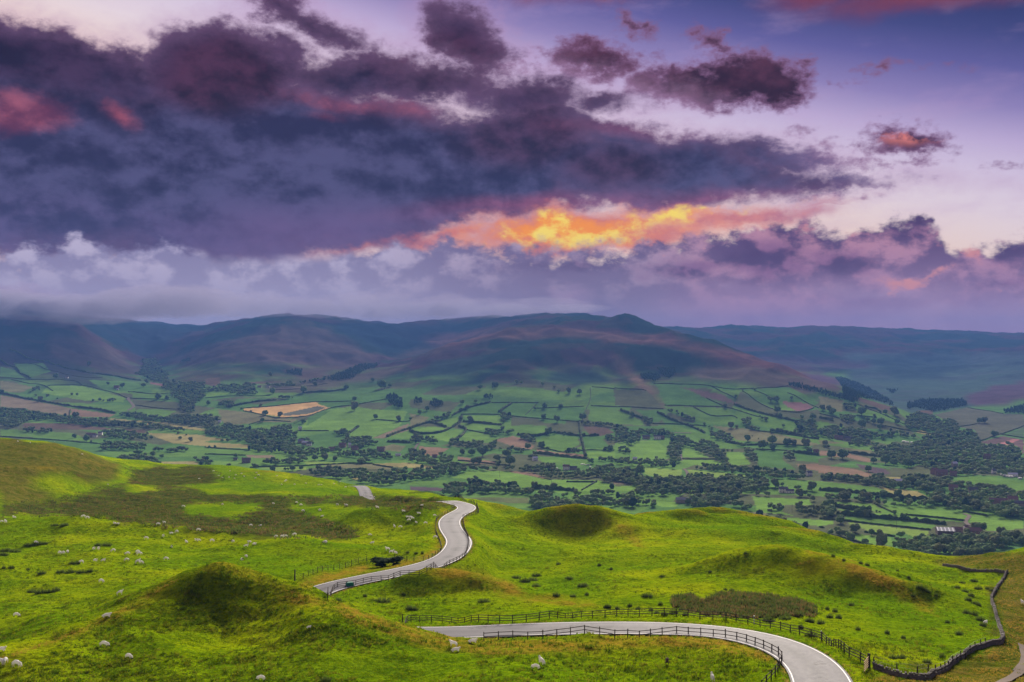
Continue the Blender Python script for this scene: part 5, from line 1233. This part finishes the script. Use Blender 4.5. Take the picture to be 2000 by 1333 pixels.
_i = rng.integers(0, len(ROADC), 9000); _s = rng.choice((-1, 1), 9000)*(ROAD_W-.05+np.abs(rng.normal(0, .45, 9000))); _t = rng.uniform(-1, 1, 9000)
VX = ROADC[_i, 0]+_d[_i, 1]*_s+_d[_i, 0]*_t; VY = ROADC[_i, 1]-_d[_i, 0]*_s+_d[_i, 1]*_t; VV = np.stack([VX, VY, grid_z(VX, VY)], 1); VV = VV[(VY > 90) & (VY < 340)]
tufts(VV[::2], 6, lambda P: .24+0*P[:, 0], lambda P: .22+0*P[:, 0], 'verge_grass', gm('verge_green_grass', (.12, .19, .006)), 'ragged green grass along the road edge', .5)
tufts(VV[1::2], 6, lambda P: .22+0*P[:, 0], lambda P: .22+0*P[:, 0], 'verge_grass', gm('verge_straw_grass', (.32, .23, .05)), 'ragged straw grass along the road edge', .5)
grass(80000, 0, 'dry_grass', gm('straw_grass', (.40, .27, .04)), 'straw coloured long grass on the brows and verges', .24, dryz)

# bush by the road
m_bush = foliage_mat('gorse_bush', (.015, .035, .014), (.045, .075, .028), (.05, .075, .03))
def bush(px, py, w, h, label):
    p = on_ground(px, py); g = crown_geo(np.random.default_rng(int(px)), 1, 11, .42, .55, 500)
    V = g[0]*np.array((w, w*.6, h)); V[:, 2] -= .05*h+.1
    o = mesh_np('bush', V, g[1], m_bush, smooth=False); o.location = p; tag(o, label, 'bush')
bush(757, 1106, 5.2, 2.6, 'low dark green bush above the verge of the upper road')

# ------------------------------------------------------------------ sheep
def skin_mesh(name, joints, edges, radii, sub=1):
    me = bpy.data.meshes.new(name); me.from_pydata(joints, edges, []); o = bpy.data.objects.new(name, me); COL.objects.link(o)
    md = o.modifiers.new('s', 'SKIN')
    sv = me.skin_vertices[0].data
    for i, r in enumerate(radii): sv[i].radius = r if hasattr(r, '__len__') else (r, r)
    sv[0].use_root = True
    s2 = o.modifiers.new('b', 'SUBSURF'); s2.levels = sub; s2.render_levels = sub
    dg = bpy.context.evaluated_depsgraph_get(); ev = o.evaluated_get(dg); m2 = bpy.data.meshes.new_from_object(ev)
    bpy.data.objects.remove(o); m2.name = name; return m2
def sheep_mesh(pose):
    J = [(-.38, 0, .62), (-.18, 0, .66), (.10, 0, .66), (.34, 0, .64)]; R = [(.17, .19), (.215, .225), (.225, .23), (.17, .19)]
    E = [(0, 1), (1, 2), (2, 3)]
    if pose == 'graze': J += [(.52, 0, .50), (.62, 0, .30), (.70, 0, .14)]; R += [.13, .09, .055]
    elif pose == 'lie': J += [(.50, .02, .72), (.58, .04, .86), (.72, .08, .82)]; R += [.13, .10, .06]
    else: J += [(.48, 0, .80), (.58, 0, .98), (.74, .02, .95)]; R += [.12, .095, .055]
    E += [(3, 4), (4, 5), (5, 6)]
    hd = 5; e0 = len(J); J += [(J[hd][0]-.02, .13, J[hd][2]+.02), (J[hd][0]-.02, -.13, J[hd][2]+.02)]; R += [(.03, .018)]*2; E += [(hd, e0), (hd, e0+1)]
    for k, (bx_, side) in enumerate(((0, 1), (0, -1), (3, 1), (3, -1))):
        x = J[bx_][0]; i = len(J)
        if pose == 'lie':
            J += [(x, side*.15, .40), (x+.14, side*.19, .34), (x+.02, side*.22, .32)]
        elif bx_ == 0: J += [(x-.02, side*.13, .42), (x-.07, side*.13, .24), (x-.03, side*.13, .0)]
        else: J += [(x+.0, side*.12, .42), (x+.02, side*.12, .22), (x+.0+.05*side*(pose == 'graze'), side*.12, .0)]
        R += [.09, .042, .032]; E += [(bx_, i), (i, i+1), (i+1, i+2)]
    i = len(J); J += [(-.56, 0, .56), (-.60, 0, .40)]; R += [.06, .03]; E += [(0, i), (i, i+1)]
    J = [(a, b, c-(.30 if pose == 'lie' else 0)) for a, b, c in J]
    me = skin_mesh('sheep', J, E, R, 1)
    n = len(me.vertices); co = np.empty(n*3, np.float32); me.vertices.foreach_get('co', co); co = co.reshape(-1, 3)
    face = np.clip((co[:, 0]-(.56 if pose != 'lie' else .54))/.05, 0, 1) if pose != 'graze' else np.clip((.36-co[:, 2])/.05, 0, 1)*(co[:, 0] > .5)
    legs = (np.clip((.30-co[:, 2])/.06, 0, 1) if pose != 'lie' else np.zeros(n))*(co[:, 0] < .5)
    woolly = (1-face)*(1-legs)
    co = co*(1+(woolly*.05*fbm(co[:, 0]*9, co[:, 1]*9+co[:, 2]*7, 2, 4))[:, None])
    me.vertices.foreach_set('co', co.ravel())
    a = me.color_attributes.new('bare', 'FLOAT_COLOR', 'POINT'); c4 = np.ones((n, 4), np.float32); c4[:, 0] = np.maximum(face, legs); c4[:, 1] = face; a.data.foreach_set('color', c4.ravel())
    for p_ in me.polygons: p_.use_smooth = True
    me.update(); return me
def fleece(name, wool, bare):
    m, b = mat_new(name, 1.0, .02); t = m.node_tree.nodes.new('ShaderNodeTexCoord'); o = N(t.outputs['Object']); n = noise(o, 9, 4, .6); r_, g_, _ = sep(attr('bare'))
    c = mix(n, tuple(x*.72 for x in wool), tuple(min(1, x*1.15) for x in wool)); cc = mix(r_, c, bare); N.put(b.inputs['Base Color'], cc); bumpn(b, n, .8, .05); translucent(m, b, cc, .35); return m
F_WH = fleece('cream_fleece', (.95, .92, .85), (.7, .64, .55)); F_BF = fleece('blackface_fleece', (.94, .90, .82), (.05, .04, .035)); F_DK = fleece('dark_fleece', (.16, .12, .10), (.06, .05, .04))
base_s = {p_: sheep_mesh(p_) for p_ in ('graze', 'stand', 'lie')}
ME_SH = {}
for p_, me in base_s.items():
    for nm, mt in (('w', F_WH), ('b', F_BF), ('d', F_DK)):
        c = me.copy(); c.materials.clear(); c.materials.append(mt); ME_SH[p_+nm] = c
def sheep(px, py, pose='graze', fl='w', yaw=None, label=None, zn=None, s=1.0):
    p = on_ground(px, py)
    if not p: return
    o = bpy.data.objects.new('sheep', ME_SH[pose+fl]); COL.objects.link(o); o.location = (p[0], p[1], p[2]+.06)
    yaw = yaw if yaw is not None else random.choice((0, math.pi))+random.gauss(0, .55)
    o.rotation_euler = (0, 0, yaw); k = s*random.uniform(.80, .95); o.scale = (k, k, k); o['category'] = 'sheep'
    if label: o['label'] = label; o['group'] = 'sheep in the near pasture'
    else: zone(o, px, 'small white sheep', zn, 'sheep')
Q = lambda x, y: (x/2.704, 840+y/2.704)
R3 = lambda x, y: (560+x/3.078, 900+y/3.078)
near_sheep = [(*Q(550, 1152), 'graze', 'b', 0, 'white sheep with dark face walking right below the big left knoll'), (*Q(680, 1216), 'graze', 'b', -.4, 'cream sheep grazing just right of and below the biggest white sheep'),
 (*Q(87, 1258), 'graze', 'w', -.2, 'cream sheep grazing at the bottom left corner, facing right'), (*Q(27, 1240), 'graze', 'w', -1.5, 'bright white sheep grazing head on at the bottom left corner'), (*Q(6, 1170), 'lie', 'w', 0, 'white sheep half cut by the left edge above the bottom corner'),
 (*Q(0, 1246), 'graze', 'w', 2.8, 'white sheep almost hidden at the very left edge near the bottom'), (*Q(87, 992), 'graze', 'b', -.1, 'sheep with black face grazing left of the tan footpath'), (*Q(562, 991), 'lie', 'w', .3, 'white sheep resting on the tan brow left of the big knoll'),
 (*Q(535, 809), 'graze', 'w', -.2, 'plump cream sheep grazing alone in the middle of the left pasture'), (*Q(632, 874), 'stand', 'w', .6, 'cream sheep standing with head raised above the knoll brow'), (*Q(1378, 1332), 'graze', 'b', 2.9, 'sheep grazing at the bottom edge below the left knoll'),
 (*R3(1003, 1124), 'stand', 'w', 2.9, 'white sheep standing in front of the brow under the lower road'), (*R3(1014, 1150), 'lie', 'w', .1, 'white sheep lying just below the standing one under the lower road'), (*R3(1117, 1096), 'lie', 'w', 0, 'white sheep lying on the brow closest to the lower road'),
 (*R3(1534, 1236), 'stand', 'b', 2.1, 'upper one of the pair of sheep on the front slope'), (*R3(1497, 1264), 'graze', 'b', 2.7, 'lower one of the pair of sheep on the front slope'),
 (1100+707/3.48, 950+1216/3.48, 'graze', 'd', 1.4, 'dark brown sheep grazing alone inside the lower bend'), (1100+1015/3.48, 950+1332/3.48, 'stand', 'w', 1.6, 'pale sheep at the bottom edge inside the lower bend'),
 (1998, 1182, 'stand', 'w', 1.8, 'white sheep on the tawny slope at the right edge'), (1924, 1219, 'lie', 'w', .5, 'white sheep resting in the damp hollow by the stone wall'),
 (602.9, 1228, 'lie', 'w', .4, 'tiny white lamb lying on the dark flank below the left knoll')]
for x, y, po, fl, yw, lb in near_sheep: sheep(x, y, po, fl, yw, lb, s=.55 if 'lamb' in lb else 1.0)
def flock(conv, s, zn, scale=1.0):
    for a in s.split():
        x, y = map(float, a.split(',')); q = conv(x, y)
        po = random.choices(('graze', 'stand', 'lie'), (6, 2, 2))[0]
        sheep(q[0], q[1]+1.2, po, random.choices('wb', (7, 3))[0], None, None, zn, scale)
flock(Q, "316,655 335,655 357,651 430,704 495,629 520,633 597,643 503,692 545,697 673,660 728,650 735,660 668,694 727,704 747,706 877,686 772,577 862,565 907,618 905,547 933,543 985,599 1050,590 1120,590 1230,594 190,602", 'on the left green pasture')
flock(Q, "1300,620 1317,593 1343,604 1277,686 1300,675 1457,568 1490,568 1508,567 1717,598 1048,533 1040,583", 'on the rise behind the left knoll')
flock(Q, "76,468 30,490 7,490 440,462 462,468 607,495 624,497 835,502 867,494 1374,506 1555,558 1325,508", 'on the edge of the brown moor')
flock(Q, "1128,217 1155,243 1215,218 1245,240 1238,257 1275,232 1290,245 1210,252 1175,252 1355,225 1365,240 1348,253 1463,243 1052,257", 'along the top of the distant green hump')
flock(Q, "1505,272 1512,265 1488,290 1555,290 1615,283 1593,241 1683,291 1697,291 1795,275 1825,303 1765,283", 'on the face of the distant green hump')
flock(Q, "95,62 290,60 345,62 435,128 570,288 160,68", 'on the tawny hill at the far left')
flock(Q, "1567,383 1445,388 1592,399 1782,398 1828,402 1690,425 1603,430 1175,395 968,407", 'in the green clearing within the moor')
flock(R3, "98,305 200,300 305,268 358,272 545,288 213,335 60,253 85,268 508,217 525,222", 'beside the moor left of the high road bend')
flock(R3, "232,496 513,496 648,403 683,403 607,540 629,557 656,557 728,340 745,341 757,347 735,362 780,372 834,379 812,270 795,318 702,310 890,335 893,466 500,452", 'on the green slope left of the winding road')
# ------------------------------------------------------------------ farms and houses of the valley
m_wall_w = simple('white_render', (.72, .70, .66), .9, .1, .08, .5); m_wall_s = simple('pale_gritstone_wall', (.30, .25, .21), .95, .1, .25, .6)
m_wall_b = simple('red_brick_wall', (.24, .15, .125), .95, .1, .2, .6); m_slate = simple('slate_roof', (.13, .12, .135), .8, .15, .2, .5)
m_tile = simple('clay_tile_roof', (.21, .125, .11), .85, .1, .2, .5); m_sheet = simple('grey_roof_sheet', (.22, .22, .25), .7, .2, .15, .4)
m_light = simple('translucent_roof_sheet', (.62, .62, .66), .6, .2, .1, .4); m_glass = simple('window_glass', (.03, .035, .045), .2, .5, .1, 1); m_frame = simple('white_window_frame', (.75, .75, .73), .7, .1, .05, 1)
def house(px, py, w, d, h, rh, yaw, wall, roof, label, cat='house', wins=3, storeys=2, chim=1, group=None, name='stone_house', door=True):
    p = on_valley(px, py)
    if not p: return None
    r = empty(name, (p[0], p[1], p[2]-.1), math.radians(yaw), label=label, cat=cat, group=group)
    x, y = w/2, d/2
    V = [(-x,-y,-1.5),(x,-y,-1.5),(x,y,-1.5),(-x,y,-1.5),(-x,-y,h),(x,-y,h),(x,y,h),(-x,y,h),(-x,0,h+rh),(x,0,h+rh)]
    mesh_np('wall', V, [np.array([(0,1,5,4),(2,3,7,6)]), np.array([(1,2,6,9,5),(3,0,4,8,7)])], wall, smooth=False, parent=r)
    ov = .35; t = .22; s = rh/y
    for sg in (-1, 1):
        e = y+ov; ze = h-ov*s+.02; zr = h+rh+.02
        V = [(-x-ov, sg*e, ze), (x+ov, sg*e, ze), (x+ov, sg*.0, zr), (-x-ov, sg*.0, zr), (-x-ov, sg*e, ze+t), (x+ov, sg*e, ze+t), (x+ov, sg*.0, zr+t), (-x-ov, sg*.0, zr+t)]
        Fq = np.array([(0,3,2,1),(4,5,6,7),(0,1,5,4),(1,2,6,5),(3,0,4,7),(2,3,7,6)])
        mesh_np('roof', V, Fq if sg < 0 else Fq[:, ::-1], roof, smooth=False, parent=r)
    for k in range(chim):
        cx = (-x+.5) if k == 0 else (x-.5)
        v, f = box_np(cx-.45, cx+.45, -.4, .4, h+rh-.5, h+rh+1.3); mesh_np('chimney', v, f, wall, smooth=False, parent=r)
    for st in range(storeys):
        zc = 1.5+st*2.7
        if zc+.6 > h: break
        for i in range(wins):
            cx = -x+w*(i+.5)/wins
            if door and st == 0 and i == wins//2:
                v, f = box_np(cx-.5, cx+.5, -y-.06, -y+.02, .05, 2.1); mesh_np('door', v, f, m_slate, smooth=False, parent=r); continue
            v, f = box_np(cx-.62, cx+.62, -y-.05, -y+.02, zc-.7, zc+.7); fr = mesh_np('window', v, f, m_frame, smooth=False, parent=r)
            v, f = box_np(cx-.5, cx+.5, -y-.07, -y-.051, zc-.58, zc+.58); mesh_np('pane', v, f, m_glass, smooth=False, parent=fr)
    return r
S, WH, BK = m_wall_s, m_wall_w, m_wall_b
house(1530, 962, 12, 7, 5.4, 2.6, -8, WH, m_slate, 'white two storey farmhouse among trees in the nearer right fields', wins=3, chim=2, name='farmhouse')
house(1543, 963, 11, 6, 3.4, 2.0, -8, WH, m_slate, 'low white wing joined on the right of the white farmhouse', wins=3, storeys=1, chim=0, name='farmhouse_wing')
house(1335, 982, 20, 9, 4.5, 2.6, -3, S, m_sheet, 'long brown stone barn between trees behind the green brow', 'barn', 2, 1, 0, name='barn', door=False)
house(481, 904, 15, 9, 5.5, 3.4, 14, BK, m_tile, 'pink brick farmhouse with hipped tile roof left of centre', wins=4, name='farmhouse')
house(460, 899, 7, 5, 3, 1.8, 10, S, m_slate, 'small pale outbuilding just left of the pink brick farmhouse', 'outbuilding', 2, 1, 0, name='outbuilding')
house(178, 853, 22, 9, 5, 3, -6, S, m_tile, 'pink roofed stone farm range at far left beside the wood', 'farm building', 4, 1, 1, name='farm_building')
house(186, 854, 9, 7, 4, 2, -6, WH, m_slate, 'white gabled shed in front of the far left farm', 'shed', 2, 1, 0, name='shed')
house(196, 850, 9, 7, 5.4, 2.6, 8, WH, m_slate, 'white cottage at the right end of the far left farm', 'cottage', 2, 2, 1, name='cottage')
for i, (x, y, w, d, h, rh, yw, wl, rf, lb) in enumerate([
 (587, 866, 12, 8, 5.5, 3, 10, S, m_sheet, 'grey roofed stone house at the left of the hamlet in the trees'), (596, 869, 13, 8, 5, 3, -12, S, m_light, 'pale roofed barn in the middle of the left hamlet'), (604, 871, 10, 7, 5, 3, -12, WH, m_slate, 'white gabled house at the right of the left hamlet'),
 (669, 874, 14, 9, 6, 3.5, -5, BK, m_tile, 'large red roofed house leading the central hamlet'), (683, 874, 5, 5, 6, 3, 20, WH, m_light, 'narrow white gable between the red roofed hamlet houses'), (693, 879, 13, 8, 5, 3, -10, BK, m_tile, 'low red roofed house right of the narrow white gable'),
 (648, 881, 12, 8, 5, 3, 5, S, m_tile, 'brown stone house in front of the central hamlet'), (744, 882, 15, 9, 6.5, 3, -4, BK, m_tile, 'broad red brick house standing right of the hamlets'), (778, 891, 10, 5, 3, 1.5, -10, WH, m_light, 'long white shed at the right end of the hamlet trees'),
 (586, 840, 7, 6, 5, 3, 30, WH, m_light, 'small white house in the field above the hamlets'), (849, 894, 9, 6, 4, 2, -6, BK, m_tile, 'pink cottage half hidden beside the tan field'), (1045, 900, 9, 6, 5, 2.4, 25, WH, m_light, 'white cottage on the lane above the long bright field'),
 (1106, 918, 11, 8, 6, 3, -10, WH, m_tile, 'white and pink farmhouse above the long bright field'), (1120, 918, 12, 7, 4, 2.5, -5, S, m_slate, 'grey stone barn joined right of the white and pink farmhouse'),
 (1262, 857, 16, 8, 5, 3, -5, S, m_slate, 'brown stone range at the left of the hall in the centre trees'), (1284, 858, 15, 9, 6.5, 3, -6, WH, m_slate, 'white fronted hall with dark roof under the central wood'), (1294, 858, 8, 7, 5, 3, -6, BK, m_tile, 'small brick house at the right of the white fronted hall'),
 (1580, 929, 9, 7, 5, 2.6, 20, WH, m_slate, 'white cottage at the end of the long dark tree belt'), (1594, 886, 9, 7, 5, 3, 10, BK, m_tile, 'small brick cottage at the hedge end on the right slope'), (1240, 898, 8, 5, 3, 1.6, 5, WH, m_light, 'little white shed under the trees in the centre'),
 (1638, 858, 18, 8, 5, 3, -8, BK, m_tile, 'long brick house row among the right hand woods'), (1655, 860, 12, 8, 5, 3, -8, S, m_slate, 'stone house right of the long brick row'),
 (1826, 926, 12, 8, 6, 4, 25, BK, m_tile, 'gabled brick house at the left of the big village house'), (1838, 929, 18, 10, 6, 4, -10, BK, m_tile, 'large brick village house with steep tiled roof'), (1862, 930, 10, 8, 5, 3, -15, BK, m_tile, 'brick house right of the large village house'),
 (1864, 912, 10, 7, 6, 3, 20, S, m_light, 'pale roofed villa in the woods of the village'), (1928, 897, 12, 8, 6, 4, 15, BK, m_tile, 'tall red roofed house deep in the village trees'), (1941, 925, 6, 5, 5, 3, 10, WH, m_slate, 'tiny white house right of the village gap'),
 (1757, 944, 16, 8, 4, 2.5, -10, S, m_light, 'pale roofed row in front of the village trees'), (1862, 958, 12, 8, 5.5, 3, -15, BK, m_tile, 'pink roofed house above the green village field'), (1900, 963, 12, 8, 5, 3, -10, S, m_slate, 'grey house hidden in trees right of the pink roofed house'),
 (1950, 985, 22, 9, 5, 3, -8, BK, m_tile, 'long brick terrace at the far right of the village'), (1978, 983, 12, 9, 6, 3.5, -15, S, m_tile, 'stone house behind the long brick terrace'), (1990, 990, 14, 8, 5, 3, -15, S, m_slate, 'last grey house at the right edge of the village'),
 (228, 758, 16, 8, 5, 3, -5, BK, m_tile, 'lonely brick farm below the far left hills'), (131, 739, 9, 6, 4, 2, 0, WH, m_slate, 'tiny white cottage beneath the far left moor'), (230, 762, 6, 4, 3, 1.5, -5, WH, m_light, 'small white shed before the lonely brick farm'),
 (429, 826, 6, 5, 4, 2, 10, WH, m_light, 'white cottage at the wood edge left of the golden field'), (507, 757, 12, 7, 4, 2.4, 5, S, m_tile, 'stone farm strung behind the trees under the left hills'), (524, 757, 9, 6, 4, 2, 0, WH, m_slate, 'white farmhouse behind the trees under the left hills'),
 (1978, 931, 14, 6, 4, 2, -8, WH, m_light, 'white shed roofs at the right edge by the village field')]):
    house(x, y, w, d, h, rh, yw, wl, rf, lb, 'house' if 'shed' not in lb and 'barn' not in lb else 'outbuilding', 3, 2, 1 if h > 4.5 else 0, name='village_house' if 'shed' not in lb and 'barn' not in lb else 'farm_shed')
# big livestock barn with striped sheet roof
p = on_valley(1846, 1043); bn = empty('livestock_barn', (p[0], p[1], p[2]), math.radians(-14), label='large livestock barn with striped grey and white roof at right', cat='barn')
bw, bd, bh, br = 18.0, 17.0, 4.6, 2.6
V = [(-bw/2,-bd/2,-1.5),(bw/2,-bd/2,-1.5),(bw/2,bd/2,-1.5),(-bw/2,bd/2,-1.5),(-bw/2,-bd/2,bh),(bw/2,-bd/2,bh),(bw/2,bd/2,bh),(-bw/2,bd/2,bh),(-bw/2,0,bh+br),(bw/2,0,bh+br)]
mesh_np('wall', V, [np.array([(0,1,5,4),(2,3,7,6)]), np.array([(1,2,6,9,5),(3,0,4,8,7)])], simple('timber_boarding', (.12, .08, .07)), smooth=False, parent=bn)
NP_ = 14
for sg in (-1, 1):
    for k in range(NP_):
        x0, x1 = -bw/2-.3+k*(bw+.6)/NP_, -bw/2-.3+(k+1)*(bw+.6)/NP_-.04; e = bd/2+.4; s = br/(bd/2)
        z0, z1 = bh-.4*s+.06, bh+br+.06; t = .08 if k % 3 else .12
        V = [(x0, sg*e, z0), (x1, sg*e, z0), (x1, 0, z1), (x0, 0, z1), (x0, sg*e, z0+t), (x1, sg*e, z0+t), (x1, 0, z1+t), (x0, 0, z1+t)]
        Fq = np.array([(0,3,2,1),(4,5,6,7),(0,1,5,4),(1,2,6,5),(3,0,4,7),(2,3,7,6)])
        mesh_np('roof_sheet', V, Fq if sg < 0 else Fq[:, ::-1], m_light if k % 3 == 0 else m_sheet, smooth=False, parent=bn)
house(1869, 1040, 11, 8, 4, 2.2, -14, S, m_tile, 'low pink roofed lean to right of the striped barn', 'outbuilding', 2, 1, 0, name='outbuilding')
house(1887, 1036, 5, 5, 4, 2, 10, WH, m_tile, 'small pink and white shed at the foot of the pale lane', 'outbuilding', 1, 1, 0, name='farm_shed')
house(1903, 1046, 13, 9, 5.8, 3, -12, BK, m_tile, 'dark brick farmhouse right of the pale lane foot', wins=3, name='farmhouse')
# caravans
m_cara = simple('caravan_shell', (.80, .79, .76), .6, .2, .05, 1)
def caravan(px, py, zn, yaw, s=1.0):
    p = on_valley(px, py)
    if not p: return
    r = empty('caravan', p, yaw, s); r['category'] = 'caravan'; zone(r, px, 'tiny white caravan', zn, 'white caravans')
    V = [(-3,-1.2,.5),(3,-1.2,.5),(3.2,-1.2,1.4),(2.7,-1.2,2.6),(-2.7,-1.2,2.6),(-3.2,-1.2,1.4)]; V = V+[(a, 1.2, c) for a, b, c in V]
    mesh_np('body', V, [np.array([(0,1,2,3,4,5),(11,10,9,8,7,6)]), np.array([(i, i+6, (i+1) % 6+6, (i+1) % 6) for i in range(6)])], m_cara, smooth=False, parent=r)
    v, f = box_np(-1.6, 1.6, -1.25, -1.205, 1.5, 2.1); mesh_np('window', v, f, m_glass, smooth=False, parent=r)
    for sy in (-1, 1):
        v, f = tube([(0, sy*1.0-.12, .34), (0, sy*1.0+.12, .34)], [.34, .34], 8); mesh_np('wheel', v, f, m_glass, smooth=False, parent=r)
for x, y in ((1765,864),(1772,865),(1781,866),(1787,867),(1793,869),(1809,871),(1815,871)): caravan(x, y, 'in the line among the upper village trees', random.uniform(-.4, .4), 1.15)
for x, y in ((1088,916),(1136,908),(1140,908),(1145,909),(1150,909),(1153,913),(1157,917),(1139,928),(1167,927),(1175,929),(1183,930)): caravan(x, y, 'by the centre farm trees', random.uniform(-1, 1), .6)
for x, y in ((1958,929),(1963,930),(1968,932),(1975,933),(1992,936),(1888,876)): caravan(x, y, 'at the right end of the village', random.uniform(-.5, .5), 1.0)
# electricity poles on the valley fields
m_pole = simple('grey_pole', (.10, .09, .08), .9, .1, .2, 1)
for x, y, lab in ((976,932,'thin wooden electricity pole on the left of the long bright field'),(1077,947,'thin wooden electricity pole at the right end of the long bright field'),(1547,1001,'thin pole on the green field below the white farmhouse'),(1751,1033,'thin pole on the hedge left of the striped barn'),(1230,900,'thin pole in the field below the hall')):
    p = on_valley(x, y)
    if not p: continue
    r = empty('electricity_pole', p, .4, label=lab, cat='electricity pole')
    v, f = tube([(0, 0, -.5), (0, 0, 10)], [.2, .14], 6); mesh_np('pole', v, f, m_pole, smooth=False, parent=r)
    v, f = box_np(-1.1, 1.1, -.08, .08, 9.3, 9.5); mesh_np('crossarm', v, f, m_pole, smooth=False, parent=r)
name_zones()
# ------------------------------------------------------------------ low cloud spilling over the hill tops
m_cloud = bpy.data.materials.new('cloud'); m_cloud.use_nodes = True
for n in list(m_cloud.node_tree.nodes):
    if n.type == 'BSDF_PRINCIPLED': m_cloud.node_tree.nodes.remove(n)
cvn = m_cloud.node_tree.nodes.new('ShaderNodeVolumePrincipled'); cvn.inputs['Color'].default_value = (.34, .31, .42, 1)
cvn.inputs['Density'].default_value = .0019; cvn.inputs['Anisotropy'].default_value = .2
m_cloud.node_tree.links.new(cvn.outputs[0], [n for n in m_cloud.node_tree.nodes if n.type == 'OUTPUT_MATERIAL'][0].inputs['Volume'])
cv_, cf_ = ico(4)
def cloud(px, py, Y, rx, ry, rz, seed):
    c = np.array(W(px, py, Y)); n = 1+.16*fbm(cv_[:, 0]*2.3+seed, cv_[:, 1]*2+cv_[:, 2]*2.1, 4, seed)+.10*fbm(cv_[:, 0]*7+seed, cv_[:, 1]*5+cv_[:, 2]*6, 3, seed+9)
    v = cv_*n[:, None]*np.array((rx, ry, rz))+c
    o = mesh_np('low_cloud', v, cf_, m_cloud, smooth=True); return tag(o, 'bank of low grey cloud lying over the hill tops on the left', kind='stuff')
rc_ = np.random.default_rng(21)
puffs = []
for px in range(-180, 1130, 62):
    base = np.interp(px, (0, 100, 160, 250, 330, 450, 560, 700, 1000, 1130), (612, 627, 630, 624, 614, 618, 616, 622, 618, 610))
    left = px < 400; Yc = rc_.uniform(4350, 4650) if left else rc_.uniform(5200, 5700)
    rz = rc_.uniform(46, 80)*(1.2 if left else 1.15*np.interp(px, (400, 900, 1130), (1, .9, .45)))
    puffs.append((px, base-rz*F/Yc*.82, Yc, rc_.uniform(180, 330), 260 if left else 130, rz))
for i, (px, py, Y, rx, ry, rz) in enumerate(puffs): cloud(px, py, Y, rx, ry, rz, 3+i*5)
